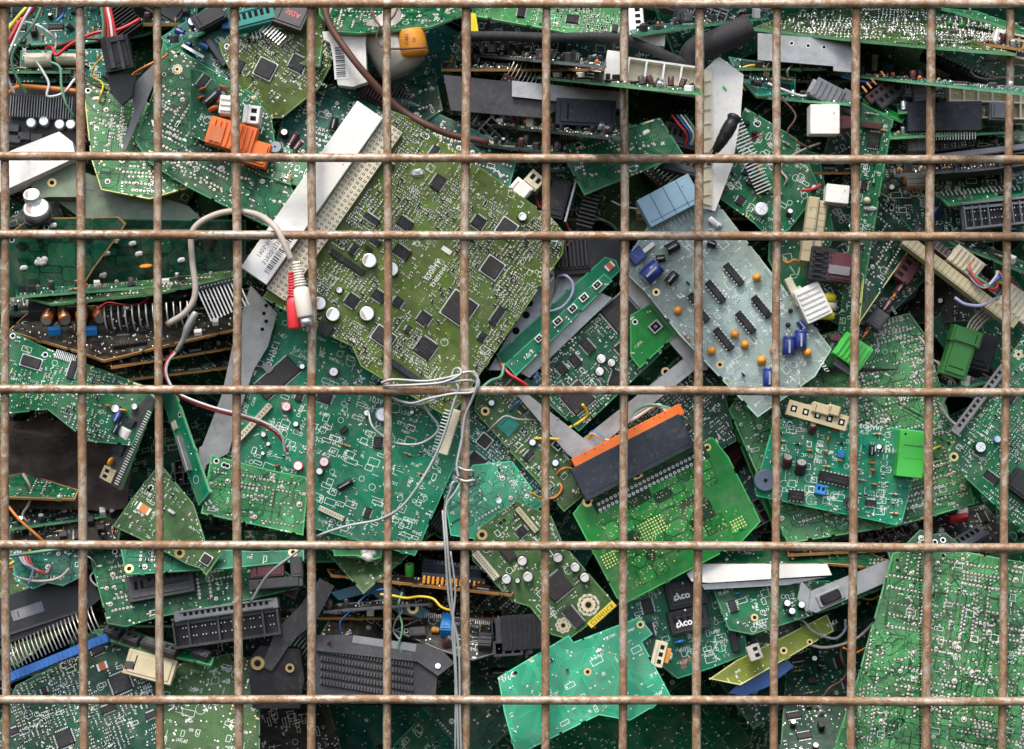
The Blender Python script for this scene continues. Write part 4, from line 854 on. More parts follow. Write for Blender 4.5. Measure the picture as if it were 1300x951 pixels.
B('slender upright green board with white connectors, right of the white cube', [(1090,128),(1134,152),(1118,240),(1103,330),(1092,396),(1078,430),(1064,420),(1078,300)], 60, 82, (-.5,0), 'comp', 'green', 41, 1.2, [('chip',1110,178,0,20,16,2),('block',1108,160,0,8,26,10,'sleeve_brown'),('axial',1120,165,90,9,'tan'),('crystal',1105,265,90,18,6),('tant',1102,255,0,6,'cream')])
B('dark wedge-shaped board standing behind the slender upright board', [(1115,243),(1178,276),(1168,300),(1132,350),(1090,412),(1098,330)], 82, 55, (.4,.2), 'tht', 'dark', 42, 1.2, edge='edge_yellow')
t = T('connector', 'white cube connector near the top of the slender upright board', 'connector', 1044, 155, 56, 0, (0,0)); t.add('body', 1043, 155, 0, 38, 38, 30, 'white', 1); t.add('block', 1072, 158, 0, 22, 18, 20, 'sleeve_brown')
t = T('connector', 'grey plastic connector plug above the white cube', 'connector', 1052, 128, 66, -28, (0,.1)); t.add('block', 1048, 122, 0, 40, 26, 22, 'mid_grey'); t.add('block', 1075, 132, 0, 24, 28, 16, 'mid_grey'); t.add('block', 1032, 115, 0, 14, 20, 18, 'zinc')
t = T('connector', 'tall beige connector leaning left of the coil transformer', 'connector', 1030, 292, 66, 82, (0,0)); t.add('body', 1026, 292, 0, 84, 14, 18, 'beige', 6, 'sleeve_brown'); t.add('body', 1039, 293, 0, 76, 11, 14, 'beige', 9, 'sleeve_brown')
t = T('relay', 'small white square relay below the horizontal bar, upper right', 'relay', 1060, 250, 58, -6, (0,.1)); t.add('body', 1060, 250, 0, 30, 24, 22, 'white', 1)
t = T('transformer', 'black framed transformer with maroon winding, right of the beige connector', 'transformer', 1052, 340, 58, -8, (0,.1)); t.add('block', 1042, 338, 0, 34, 44, 20, 'black_plastic'); t.add('block', 1064, 342, 0, 34, 38, 22, 'maroon'); mb = MB(); u, v = t.fr.loc(1062, 347); mb.cbox(u, v, 21, 28, 12, 4, 'mid_grey', 1); mb.build('clamp', t.o); t.add('fins', 1036, 338, 90, 36, 10, 24, 5, 'black_plastic')
t = T('connector', 'white rectangular connector beside the yellow taped coil', 'connector', 1025, 385, 60, -65, (0,.1)); t.add('block', 1030, 386, 0, 46, 36, 18, 'white'); t.add('body', 1018, 380, 18, 30, 20, 3, 'cream', 4, 'beige'); t.add('block', 1007, 372, 0, 40, 10, 12, 'cream')
t = T('taped_coil', 'coil wound in bright yellow tape next to white connectors', 'coil', 1045, 390, 66, -30, (0,0)); mb = MB(); mb.rev((-8, 16, 0), (.5, -1, 0), [(0, 14), (2, 16), (10, 16), (10.2, 11), (24, 11), (24.2, 16), (32, 16), (34, 12)], 'yellow_tape', 20); mb.rev((-2, 6, 0), (.5, -1, 0), [(0, 16.5), (10, 16.5)], 'cream', 20); mb.build('coil_body', t.o)
t = T('terminal_block', 'bright green plastic terminal block above the big solder-side board', 'terminal block', 1080, 450, 56, -35, (0,.1)); t.add('block', 1080, 448, 0, 42, 34, 22, 'green_plastic'); t.add('block', 1065, 432, 20, 26, 8, 12, 'sleeve_brown'); t.add('block', 1070, 468, 0, 30, 10, 12, 'grey_plastic')
t = T('plug_connector', 'dark green plug with beige wires in the shadow, far right', 'connector', 1214, 450, 96, 72, (0,0)); t.add('block', 1214, 450, 0, 62, 34, 26, 'dark_green_plastic'); t.add('block', 1222, 428, 0, 22, 40, 30, 'dark_green_plastic')
for i in range(4): wire('beige wire %s into the dark green plug' % ('leading', 'curving', 'bending', 'running')[i], [(1226+i*3,426,80),(1232+i*4,408+i*2,76),(1250+i*3,392+i*3,84),(1272,384+i*3,98)], 1.5, 'wire_beige', group='beige wires at the dark green plug')
# ================================================================ top right stacks
B('long solder-side board seen from above, crossing the top right', [(955,36),(1000,18),(1120,8),(1290,30),(1290,68),(1235,64),(1100,52)], 76, -4, (0,2.4), 'tht', 'moss', 43, 2.0, at=(1120,42))
t = T('metal_plate', 'plain grey metal plate with three screw holes, top right', 'metal plate', 1025, 68, 66, -5, (0,.1)); slab(t, 'plate', [(962,42),(1084,52),(1084,92),(1058,90),(1058,84),(962,76)], -3, 0, 'steel')
mb = MB()
for x, y in ((1005,55),(1026,58),(1046,60)): u, v = t.fr.loc(x, y); mb.disc(u, v, .1, 3, 'hole', 14); mb.ring(u, v, .2, 2.2, 3.2, 'tin')
mb.build('screw_holes', t.o)
B('edge-on board with blue discs below the grey metal plate', [(965,78),(1100,92),(1300,112),(1300,118),(1100,97),(965,83)], 74, -5, (0,4.5), 'stack', 'teal', 44, 1.6, [('disc',1118,88,0,5,'ceramic_blue'),('disc',1124,89,0,5,'ceramic_blue'),('disc',1130,90,0,5,'ceramic_blue'),('radial',1110,90,0,4,22,'cream')], at=(1130,98))
B('narrow board slanting down at the top right corner', [(1195,10),(1240,14),(1320,42),(1320,48),(1250,26)], 66, -20, (0,1.5), 'stack', 'green', 45, 1.0, [('tant',1205,34,0,5,'dark_green_plastic'),('tant',1220,36,0,5,'dark_green_plastic')])
t = T('connector', 'cream slotted connector at the top right corner', 'connector', 1282, 62, 58, -12, (0,.1)); t.add('holder', 1287, 64, 0, 62, 32, 22, 'cream', 6); t.add('block', 1262, 59, 0, 12, 34, 26, 'white')
t = T('display_module', 'flat dark navy rectangle module standing on an edge-on board', 'module', 1198, 148, 52, 1, (0,0)); t.add('body', 1197, 149, 0, 96, 38, 12, 'slate', 1); t.add('pins', 1197, 168, 180, 24, 3.6, 10, 'tin', 1.2)
B('edge-on board carrying the dark navy module', [(1130,168),(1300,160),(1300,166),(1130,174)], 66, 2, (0,4), 'stack', 'green', 46, 1.2, at=(1200,168))
t = T('connector', 'cream cell connector behind the dark navy module', 'connector', 1252, 132, 74, -2, (0,.1)); t.add('conn', 1255, 134, 0, 112, 44, 22, 6, 2, 'cream', 'beige', 2.2); t.add('block', 1262, 148, 0, 26, 24, 34, 'mid_grey')
t = T('connector', 'grey latch connector standing left of the cream cell connector', 'connector', 1170, 118, 80, 8, (0,.1)); t.add('block', 1165, 118, 0, 16, 30, 20, 'mid_grey'); t.add('block', 1180, 112, 0, 30, 14, 12, 'mid_grey'); t.add('tant', 1176, 120, 0, 4, 'copper')
t = T('heat_sink', 'copper finned part tilted above the slender upright board', 'heat sink', 1118, 118, 78, 38, (0,.1)); t.add('block', 1118, 116, 0, 46, 14, 10, 'sleeve_brown'); t.add('pins', 1112, 108, 0, 5, 8, 10, 'copper', 2.5); t.add('block', 1128, 124, 0, 40, 18, 14, 'grey_plastic')
B('small green board edge sloping under the copper finned part', [(1096,125),(1150,148),(1146,154),(1096,134)], 72, -24, (0,1.5), 'stack', 'bright', 47, 1)
t = T('connector', 'long brown-grey ribbed connector strip, right side upper', 'connector', 1245, 208, 66, 7, (0,.3)); t.add('holder', 1246, 212, 0, 136, 24, 18, 'grey_plastic', 14); t.add('block', 1246, 196, 0, 130, 9, 10, 'mid_grey')
t = T('connector', 'grey box connector just below the horizontal bar, upper right', 'connector', 1160, 192, 70, 2, (0,.2)); t.add('block', 1162, 187, 0, 26, 20, 18, 'mid_grey'); t.add('holder', 1200, 188, 6, 60, 12, 12, 'grey_plastic', 8)
B('green board with a row of upright silver pins, right side', [(1190,246),(1300,232),(1300,246),(1204,260)], 62, 5, (0,1.4), 'stack', 'green', 48, .5, [('pins',1246,248,0,18,6,12,'tin',1.6,0,4)])
t = T('connector', 'long grey slotted connector under the row of silver pins', 'connector', 1262, 274, 60, 6, (0,.1)); t.add('holder', 1266, 273, 0, 96, 36, 20, 'mid_grey', 9)
B('dark board with small relays behind the grey slotted connectors', [(1125,150),(1300,180),(1300,300),(1180,320),(1120,250)], 104, 3, (0,.3), 'comp', 'dark', 49, 1.6, [('disc',1147,232,80,7,'tantalum'),('block',1160,228,0,26,30,16,'can_metal'),('pins',1160,236,180,4,5,12,'copper',2)])
t = T('connector', 'long beige bead-edged connector strip slanting down, far right', 'connector', 1225, 350, 70, -38, (0,.1)); t.add('body', 1228, 346, 0, 180, 12, 16, 'grey_plastic', 30, 'tan'); t.add('body', 1216, 360, 0, 180, 16, 20, 'beige', 26, 'cloth'); t.add('block', 1222, 336, 0, 44, 26, 26, 'cream'); t.add('block',1290,390,0,52,34,22,'cream')
B('dark board edge sloping above the beige connector strip', [(1180,282),(1200,288),(1340,350),(1340,362),(1190,300)], 66, -26, (0,1.4), 'stack', 'dark', 50, 2.4)
for i, (m_, nm) in enumerate((('wire_red','bright red'),('wire_green','pale green'),('wire_yellow','yellow'),('wire_purple','lilac'),('wire_blue','blue'),('wire_white','white'))):
    q = random.Random(i+7); wire(nm+' wire in the tangled bunch on the beige connector', [(1234,322+i,56),(1230+q.uniform(-3,8),340+i*2,44),(1246+q.uniform(-4,8),360+i,38),(1262+q.uniform(-4,6),366-i*3,40),(1268,352+q.uniform(-8,8),44),(1290,362+i*3,58)], 1.9, m_)
wire('thick dull lilac wire with a frayed end below the tangled bunch', [(1212,378,52),(1225,386,48),(1245,388,46),(1262,380,50),(1280,372,56)], 2.2, 'wire_purple')
wire('orange and brown ribbon wire loop above the beige connector', [(994,330,70),(1000,334,60),(1010,330,58),(1022,340,66)], 1.6, 'wire_orange'); wire('teal wire loop beside the beige leaning connector', [(994,326,74),(1004,340,60),(1012,350,58),(1016,336,66)], 1.6, 'wire_green')
for i in range(2): wire('flat grey ribbon loop %s the edge-on boards' % ('under', 'between')[i], [(1300,80+i*4,80),(1250+i*20,78+i*3,70),(1233+i*18,90,66),(1250+i*16,100-i*2,70),(1300,96,80)], 1.3, 'wire_beige')
wire('thin brown wire curl near the white cube connector', [(985,118,70),(1010,146,60),(1000,170,58),(1030,190,64)], 1.3, 'wire_brown'); wire('white wire rising behind the white cube connector', [(975,106,70),(990,112,62),(1020,122,60),(1034,112,70)], 1.6, 'wire_white'); wire('red wire stub over the plain bright green board', [(1018,242,74),(1032,240,66),(1042,234,62)], 1.8, 'wire_red')
# ================================================================ left middle
t = T('connector', 'large white wedge-shaped connector at the left edge', 'connector', 40, 205, 58, 25, (0,.2)); slab(t, 'housing', [(-40,215),(22,188),(75,167),(92,180),(96,200),(40,226),(-40,262)], -26, 0, 'white')
t = T('connector', 'pale cream connector block with a round socket, left edge', 'connector', 68, 230, 70, 0, (0,.2)); slab(t, 'housing', [(38,210),(96,205),(97,250),(60,250),(42,255)], -20, 0, 'shell_green'); t.add('eye', 66, 232, 0, 6)
t = T('plastic_shell', 'long pale grey-green translucent shell with oval slots, left', 'plastic shell', 150, 252, 88, -14, (0,.1)); slab(t, 'shell', [(60,246),(104,218),(240,262),(262,284),(240,294),(120,290)], -14, 0, 'shell_green')
for i in range(6): t.add('block', 112+i*20, 238+i*8, 4, 15, 6, .5, 'mid_grey', name='oval_slot')
t = T('knob', 'white ribbed round knob above the dark blob board, left', 'knob', 48, 270, 62, 10, (0,.8)); t.add('can', 48, 272, 0, 17, 12); t.add('can', 44, 262, 0, 11, 22)
B('dark green board with big solder blobs at left, below the white knob', [(5,300),(38,277),(150,275),(160,284),(150,300),(120,340),(100,372),(5,380)], 66, -2, (0,-.15), 'gapped', 'deep', 51, .1, [('glue',45,286,0,5),('glue',67,286,0,5),('glue',52,332,0,8),('glue',30,340,0,5)], edge='edge_orange')
B('shadowed board with copper blobs behind the beige cable, left', [(110,330),(150,278),(312,280),(312,352),(200,372),(110,372)], 94, 3, (0,-.25), 'gapped', 'dark', 52, .1, [('glue',146,306,0,6),('glue',168,309,0,5),('glue',135,322,0,5),('glue',176,322,0,5),('glue',130,350,0,6),('glue',230,330,0,5),('disc',187,336,0,9,'tantalum'), ('glue',128,310,0,6)])
B('tilted narrow board above a row of curved pins, left', [(35,378),(60,368),(150,360),(296,343),(296,352),(200,372),(66,386)], 58, 4, (.0,1.6), 'tht', 'moss', 53, 1.4)
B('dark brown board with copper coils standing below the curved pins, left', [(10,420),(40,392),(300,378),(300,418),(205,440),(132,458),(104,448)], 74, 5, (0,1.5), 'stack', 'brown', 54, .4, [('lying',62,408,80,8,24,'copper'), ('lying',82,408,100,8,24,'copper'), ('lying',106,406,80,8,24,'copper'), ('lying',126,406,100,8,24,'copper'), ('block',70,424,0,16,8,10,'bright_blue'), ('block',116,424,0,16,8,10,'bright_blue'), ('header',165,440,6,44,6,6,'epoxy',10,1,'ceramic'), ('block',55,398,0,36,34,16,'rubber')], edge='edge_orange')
B('green board with torn top edge leaning at the left edge', [(-30,398),(10,418),(55,440),(100,458),(190,492),(196,500),(168,566),(110,560),(60,520),(-30,530)], 46, -17, (0,.15), 'smd', 'green', 55, .9, [('plcc',40,460,0,24,12), ('pins',82,458,0,12,2.4,11,'tin',1), ('chip',92,470,0,9,24,2), ('lying',150,530,80,5,16,'sleeve_blue'), ('can',148,520,0,5,8), ('disc',138,516,0,5,'ceramic'), ('disc',158,522,10,6,'tantalum'), ('lying',148,545,80,4,14,'slate')], rnd=4)
t = T('connector_strip', 'narrow upright strip of white and brown parts under the torn board', 'connector strip', 155, 565, 44, 66, (-.3,0)); slab(t, 'strip', [(168,522),(190,500),(196,506),(152,622),(129,608)], -8, 0, 'grey_plastic', 'edge'); t.add('block', 160, 550, 0, 14, 16, 8, 'white'); t.add('block', 152, 568, 0, 18, 16, 5, 'black_plastic'); t.add('disc', 144, 586, 0, 7, 'tantalum'); t.add('block', 138, 602, 0, 18, 18, 4, 'beige'); t.add('block',166,536,0,10,16,7,'slate'); t.add('pins', 172, 570, -2, 30, 3.6, 6, 'tin', 1.2)
t = T('rag', 'crumpled dark brown rubber sheet in shadow at the left edge', 'rubber sheet', 70, 590, 110, 0, (0,.2))
mb = MB(); nx, ny = 20, 14; b0 = len(mb.v)
for j in range(ny+1):
    for i in range(nx+1): x = -100+i*10; y = -60+j*8.5; mb.v.append((x, y, 26*noise.noise(Vector((x*.025, y*.05, 2)))+5*noise.noise(Vector((x*.07, y*.1, 5)))))
for j in range(ny):
    for i in range(nx): a = j*(nx+1)+i; mb.face([a, a+1, a+nx+2, a+nx+1], 'cloth', True)
n0 = len(mb.v); mb.v += [(x, y, z-5) for x, y, z in mb.v[:n0]]
for f in list(mb.f): mb.face([q+n0 for q in f][::-1], 'cloth', True)
mb.build('sheet', t.o)
B('thin board with an orange edge lying low at the left edge', [(-30,612),(30,600),(100,622),(95,634),(30,632),(-30,630)], 80, -3, (0,1.5), 'tht', 'green', 56, 1.2, edge='edge_orange')
t = T('metal_bracket', 'tall light grey metal bracket left of the emerald board', 'metal bracket', 300, 480, 84, 70, (.15,0)); slab(t, 'plate', [(318,362),(352,398),(340,440),(322,470),(305,520),(292,560),(268,582),(256,568),(282,500),(297,430)], -3, 0, 'zinc')
slab(t, 'bent_foot', [(253,568),(300,540),(290,575),(262,590),(252,632),(246,626)], 3, 6, 'zinc')
mb = MB()
for x, y in ((338,388),(335,398),(338,408),(333,418)): u, v = t.fr.loc(x, y); mb.disc(u, v, .1, 2.6, 'hole', 12)
mb.build('drilled_holes', t.o)
t = T('metal_bracket', 'grey-blue perforated metal plate right of the olive board', 'metal bracket', 690, 390, 100, 55, (0,.2)); slab(t, 'plate', [(700,330),(745,352),(760,375),(700,430),(640,470),(620,470),(660,400)], -3, 0, 'zinc')
mb = MB()
for x, y in ((672,385),(722,372),(668,400),(655,420)): u, v = t.fr.loc(x, y); mb.disc(u, v, .1, 5, 'hole', 14)
mb.build('drilled_holes', t.o)
wire('lilac-grey wire loop over the perforated metal plate', [(706,352,84),(718,350,70),(727,360,66),(726,374,64),(716,388,66),(704,394,70),(694,396,84)], 1.9, 'wire_purple')
B('green board strip on edge with bright metal side, left of the bracket', [(203,500),(222,498),(266,625),(252,642)], 70, -70, (-.9,0), 'plain', 'emerald', 57, .6, [('smd',222,540,0,12,8,'cream'), ('block',236,576,0,50,6,8,'steel')])
B('olive board with thick white lettering, lower left', [(143,668),(168,632),(203,588),(246,640),(262,690),(284,700),(262,731),(254,722),(236,716),(190,690)], 54, -32, (0,.12), 'smd', 'moss', 58, 1.1, [('eye',228,702,0,7), ('flower',183,650,0,6,4), ('smd',183,646,0,18,10,'copper'), ('plcc',262,710,0,10,10)], rnd=2)
B('plain green board with round corner holes below the olive lettering board', [(152,694),(190,690),(320,700),(386,698),(386,712),(290,722),(160,730)], 64, -3, (0,.4), 'tht', 'emerald', 59, .8, [('eye',164,722,0,6),('eye',372,701,0,6)])
B('large dark green solder-side board with sloping lower edge, lower left', [(112,700),(200,690),(330,700),(388,745),(300,765),(200,784),(160,796),(136,792)], 84, 10, (0,.3), 'tht', 'green', 60, 1.3, [('block',206,744,0,86,34,14,'grey_plastic',{'name':'cover'}), ('block',212,736,0,60,18,15,'black_plastic',{'name':'cover'})])
t = T('connector', 'grey plastic box connector at the end of the sloping board', 'connector', 352, 728, 70, 5, (0,.2)); t.add('block', 352, 742, 0, 70, 14, 18, 'grey_plastic'); t.add('block', 378, 722, 0, 16, 28, 18, 'grey_plastic'); t.add('block', 340, 724, 0, 44, 20, 10, 'maroon')
t = T('connector', 'dirty grey slotted connector underneath the sloping board, lower left', 'connector', 290, 790, 78, 8, (0,.1)); t.add('holder', 290, 795, 0, 140, 40, 22, 'grey_plastic', 7); t.add('block', 290, 774, 0, 136, 14, 26, 'mid_grey')
B('board edge carrying a row of grey transistors, lower left', [(118,800),(150,795),(272,835),(268,845),(130,812)], 86, -16, (0,1.2), 'stack', 'green', 61, .3, [('block',144,806,0,22,14,12,'grey_plastic'),('block',168,815,0,22,14,12,'grey_plastic'),('block',192,822,0,24,14,12,'grey_plastic'),('block',216,830,0,22,14,12,'grey_plastic'),('block',256,834,0,24,12,12,'grey_plastic')])
t = T('cable_clamp', 'beige square plastic part at the bottom left', 'plastic part', 190, 848, 82, -14, (0,.3)); t.add('block', 192, 848, 0, 66, 34, 12, 'beige'); t.add('block', 166, 846, 10, 12, 10, 13, 'grey_plastic')
B('board with green chevron tracks at the bottom left', [(215,845),(300,828),(330,848),(330,960),(180,960)], 96, -12, (0,.4), 'plain', 'moss', 62, 3)
B('round-edged board under loose pink wires, left', [(12,700),(60,688),(112,700),(98,735),(80,744),(60,740),(42,748),(20,738)], 76, -3, (0,.3), 'tht', 'teal', 63, 1.2)
t = T('plastic_case', 'long black plastic case with a grey label, lower left', 'plastic case', 60, 775, 96, 18, (0,.2)); slab(t, 'case', [(-30,770),(110,722),(128,760),(90,790),(-30,830)], -30, 0, 'black_plastic'); t.add('block', 35, 776, 0, 42, 14, .6, 'mid_grey', name='grey_label')
t.add('block', 45, 795, 0, 140, 3, 5, 'grey_plastic', name='rib')
t = T('ribbon_connector', 'blue multi-pin connector with a comb of wires, bottom left', 'connector', 75, 825, 72, 22, (0,.2)); t.add('block', 76, 836, 0, 138, 12, 16, 'navy', name='connector_body'); t.add('pins', 72, 826, 3, 24, 5.4, 34, 'can_metal', 2.0, 10, 6)
B('board covered in little grey chips at the bottom left corner', [(20,870),(60,850),(120,800),(170,830),(200,870),(210,960),(-20,960)], 90, 22, (0,.3), 'smd', 'dark', 64, 1.6, [('chip',124,822,0,18,18,4), ('smd',130,846,0,14,10,'ceramic')])
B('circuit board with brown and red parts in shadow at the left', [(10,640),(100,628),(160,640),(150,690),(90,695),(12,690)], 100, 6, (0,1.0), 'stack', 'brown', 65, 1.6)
wire('orange wire slanting across the left edge in shadow', [(8,640,60),(25,660,52),(45,678,50),(60,692,60)], 2.0, 'wire_orange')
# ================================================================ bottom centre
B('edge-on board with copper edge and a row of yellow pins, bottom centre', [(415,722),(420,730),(650,755),(655,748),(560,736)], 92, -6, (0,3.2), 'stack', 'brown', 66, .5, [('header',575,730,0,84,12,16,'slate',14), ('radial',520,730,0,6,16,'green_plastic'), ('jack',465,722,0,16,10,8)], at=(540,738), edge='edge_orange')
t = T('pin_strip', 'row of small yellow pins under the black header, bottom centre', 'pin strip', 576, 740, 82, -6, (0,.1)); mb = MB()
for i in range(14):
    if i in (9, 10): continue
    mb.cbox(-39+i*6, 0, 0, 3.6, 11, 4, 'tantalum', 1)
mb.build('yellow_pins', t.o); t.add('block', 576, 733, 0, 84, 5, 3, 'slate', name='strip_body')
B('mint-white fragment of board below the horizontal bar, bottom centre', [(422,694),(487,694),(484,708),(470,712),(452,706),(424,706)], 88, 0, (0,.2), 'plain', 'pale', 67, 1, [('glue',468,704,0,12)])
t = T('plastic_case', 'black finned plastic case with worn grey label, bottom centre', 'plastic case', 480, 815, 84, -6, (0,.35)); slab(t, 'lid', [(402,806),(440,806),(540,818),(562,826),(577,842),(556,858),(530,840),(402,826)], -6, 0, 'grey_plastic'); t.add('block', 488, 817, -2, 84, 10, .5, 'mid_grey', name='worn_label')
slab(t, 'body', [(400,822),(530,838),(555,856),(552,892),(400,888)], -34, -7, 'black_plastic')
for i in range(5): t.add('fins', 466, 836+i*10, -3, 124, 6, 6, 30, 'grey_plastic', z=-7)
u, v = t.fr.loc(556, 846); mb = MB(); mb.cyl(u, v, 0, 4, 2.5, 'tin'); mb.build('screw', t.o)
t = T('bracket', 'dark blue-teal plastic bracket with an eyelet in deep shadow', 'bracket', 500, 765, 130, -25, (0,.1)); slab(t, 'arm', [(420,752),(470,738),(495,742),(550,780),(540,786),(505,778),(470,752),(430,762)], -6, 0, 'bracket_blue'); t.add('eye', 524, 772, 0, 8)
B('dim board with a bright blue capacitor, bottom centre', [(500,800),(545,780),(625,788),(628,830),(600,838),(560,826)], 104, -4, (0,.9), 'comp', 'brown', 68, 1.2, [('block',567,798,0,15,28,18,'bright_blue',{'name':'capacitor'}), ('lying',553,802,0,4,10,'tantalum'), ('block',530,805,10,22,14,8,'grey_plastic'), ('block',616,818,0,18,22,14,'grey_plastic'), ('pins',550,786,0,10,2.6,7,'tin',1), ('pins',612,794,0,8,2.6,5,'tin',1)], rnd=8, edge='mid_grey')
t = T('lever', 'black plastic lever arm leaning in front of the finned case', 'plastic lever', 360, 800, 66, 62, (0,0)); slab(t, 'arm', [(405,735),(424,745),(400,790),(372,812),(345,852),(332,846),(350,800),(380,770)], -10, 0, 'grey_plastic'); slab(t, 'pivot', [(330,820),(380,825),(386,862),(380,900),(320,900),(314,840)], -22, -4, 'black_plastic'); t.add('eye', 327, 842, 0, 9); t.add('eye', 368, 848, 0, 6)
t = T('connector', 'black latch connector with open clips, right of the grey tie wire', 'connector', 640, 815, 84, 4, (0,.1)); t.add('block', 664, 802, 0, 56, 46, 30, 'black_plastic'); t.add('conn', 645, 822, 0, 38, 20, 26, 3, 1, 'grey_plastic', 'hole', 3.0); t.add('block', 634, 800, 0, 10, 34, 24, 'grey_plastic')
B('green board carrying two black relays, bottom right of centre', [(790,745),(930,712),(950,830),(905,848),(860,862),(820,830),(800,800)], 96, 14, (0,.15), 'comp', 'emerald', 69, .8, [
 ('block',870,754,-2,52,36,20,'black_plastic',{'name':'relay'}), ('block',873,788,-2,52,32,20,'black_plastic',{'name':'relay'}), ('disc',862,815,0,8,'ceramic_blue'), ('disc',898,752,0,8,'ceramic_blue'), ('chip',822,770,0,14,20,2), ('chip',826,800,0,8,20,2), ('pins',915,780,-86,7,8,22,'tin',3.4,0,9), ('block',926,795,0,10,70,14,'black_plastic'), ('glue',846,835,0,8)],
 [(870,838,'COSO',7,0,'rca_red'), (868,846,'00',7,0,'rca_red')], rnd=6)
for n_, (x, y) in enumerate(((860,754),(866,786))):
    rl = [o for o in bpy.data.objects if o.name.split('.')[0] == 'relay' and o.type == 'MESH'][n_]
    text_obj(rl, 'tyco', 12.5, -7, -4, 20.1, 0, 'sticker', True, bold=True); text_obj(rl, 'V23072-A1061', 4.2, -6, 7, 20.1, 0, 'marking'); mb = MB(); mb.strip((-22, -12), (20, -12), 1.0, 20.12, 'marking'); mb.disc(-2, 14, 20.1, 1.3, 'silk'); mb.build('printed_line', rl)
t = T('connector', 'small cream and orange connector at the corner of the mint board', 'connector', 840, 830, 62, -14, (0,.1)); t.add('block', 836, 830, 0, 16, 34, 16, 'cream'); t.add('block', 846, 832, 0, 8, 20, 12, 'tantalum')
t = T('metal_strip', 'long white painted metal strip below the horizontal bar, right', 'metal strip', 980, 728, 62, 3, (0,.2)); slab(t, 'strip', [(872,728),(888,716),(1050,716),(1056,730),(900,740),(878,738)], -4, 0, 'white'); slab(t, 'lower_flange', [(890,741),(1050,732),(1000,742),(895,748)], -10, -6, 'steel')
B('green board edge with brown side above the white metal strip', [(880,700),(1090,696),(1130,712),(1120,722),(1056,716),(880,716)], 80, 1, (0,1.6), 'tht', 'green', 70, .8, edge='edge_orange')
B('green board carrying a metal bracket and port connector, lower right', [(905,748),(1000,738),(1125,735),(1120,748),(1060,772),(955,806),(925,800)], 74, 16, (0,.3), 'comp', 'green', 71, .8, [('radial',998,768,0,5,14,'sleeve_black'),('radial',1004,778,0,5,14,'sleeve_black'),('radial',1016,770,0,5,14,'sleeve_black'),('eye',958,784,0,5),('chip',930,770,0,10,16,2)])
t = T('metal_bracket', 'silver metal bracket with a black port, lower right', 'metal bracket', 1070, 745, 58, 20, (0,.1)); slab(t, 'face_plate', [(1030,750),(1128,710),(1136,722),(1128,738),(1036,778),(1026,774)], -4, 0, 'zinc'); slab(t, 'side_flap', [(1013,760),(1018,738),(1032,752),(1032,778),(1024,776)], -8, -5, 'zinc'); t.add('dsub', 1054, 758, 3, 36, 18, 6)
t = T('crystal', 'small brown metal can on the yellow-green board', 'component', 957, 828, 66, 20, (0,.1)); t.add('block', 957, 828, 0, 18, 20, 12, 'can_metal')
t = T('heat_sink', 'dark angled metal bar beside the relays', 'heat sink', 935, 785, 88, -70, (0,.2)); t.add('block', 933, 778, 0, 62, 15, 16, 'black_plastic')
t = T('plastic_part', 'blue plastic corner below the yellow-green board', 'plastic part', 975, 860, 100, 30, (0,.2)); slab(t, 'body', [(940,866),(1000,838),(1008,846),(975,872),(945,884),(925,880)], -10, 0, 'navy')
B('dark dim board behind the cable, bottom between yellow and three panel boards', [(1000,820),(1095,790),(1100,960),(990,960)], 130, 8, (0,.8), 'stack', 'dark', 72, 1.0)
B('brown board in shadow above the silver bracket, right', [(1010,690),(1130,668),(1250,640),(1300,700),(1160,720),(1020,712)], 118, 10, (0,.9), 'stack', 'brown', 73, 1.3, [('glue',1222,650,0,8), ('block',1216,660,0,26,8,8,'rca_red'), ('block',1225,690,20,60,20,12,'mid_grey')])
wire('beige cord trailing in the dark gap, lower right', [(1025,818,96),(1050,822,90),(1085,812,92),(1110,790,100)], 2.0, 'wire_beige')
# ================================================================ loose wires and cables in front
wire('beige audio cable looping over the grille from the left', [(212,412,20),(236,396,14),(248,372,12),(244,330,12),(243,300,14),(252,284,14),(275,272,14),(300,268,14),(325,272,10),(340,280,-4),(352,292,-18),(362,312,-22),(370,330,-22)], 4.0, 'wire_beige', 'audio_cable', 'cable', seg=12)
def rca(label, p, q, m, tipm, d0, r=9):
    fr_ = Frame((p[0]+q[0])/2, (p[1]+q[1])/2, d0, 0); o = thing('audio_plug', label, 'plug', fr_); a = Vector(fr_.pt(p[0], p[1], d0)); b = Vector(fr_.pt(q[0], q[1], d0)); L = (b-a).length
    mb = MB(); prof = [(0, r*.42)]
    for i in range(9): t_ = L*.02+i*L*.045; rr = r*(.5+.035*i); prof += [(t_, rr), (t_+L*.022, rr), (t_+L*.024, rr*.8), (t_+L*.042, rr*.8)]
    prof += [(L*.46, r*.9), (L*.55, r), (L*.9, r), (L*.93, r*.9)]
    mb.rev(a, b-a, prof, m, 18); mb.build('grip', o)
    if tipm: mb = MB(); mb.rev(a+(b-a)*.92, b-a, [(0, r*.72), (L*.16, r*.72), (L*.16, r*.6)], 'aluminium', 18, 'hole'); mb.rev(a+(b-a)*.95, b-a, [(0, 1.6), (L*.2, 1.6)], 'tin', 8); mb.build('tip', o)
rca('white audio plug hanging in front of the grille', (376,332), (389,408), 'rca_white', 1, -24, 10.5)
rca('red audio plug hanging beside the white one', (370,345), (375,423), 'rca_red', 0, -10, 9)
wire('red and white twin wire, its red strand, running down to the emerald board', [(222,446,26),(212,458,28),(210,476,22),(224,500,20),(262,518,26),(298,528,34),(330,538,48),(352,552,60),(366,574,74)], 1.7, 'wire_red'); wire('white strand beside the red wire near the grey crimp', [(226,444,26),(213,460,26),(212,478,20),(226,499,18),(264,515,24),(300,525,32),(332,535,46),(356,550,58),(362,576,72)], 1.7, 'wire_white')
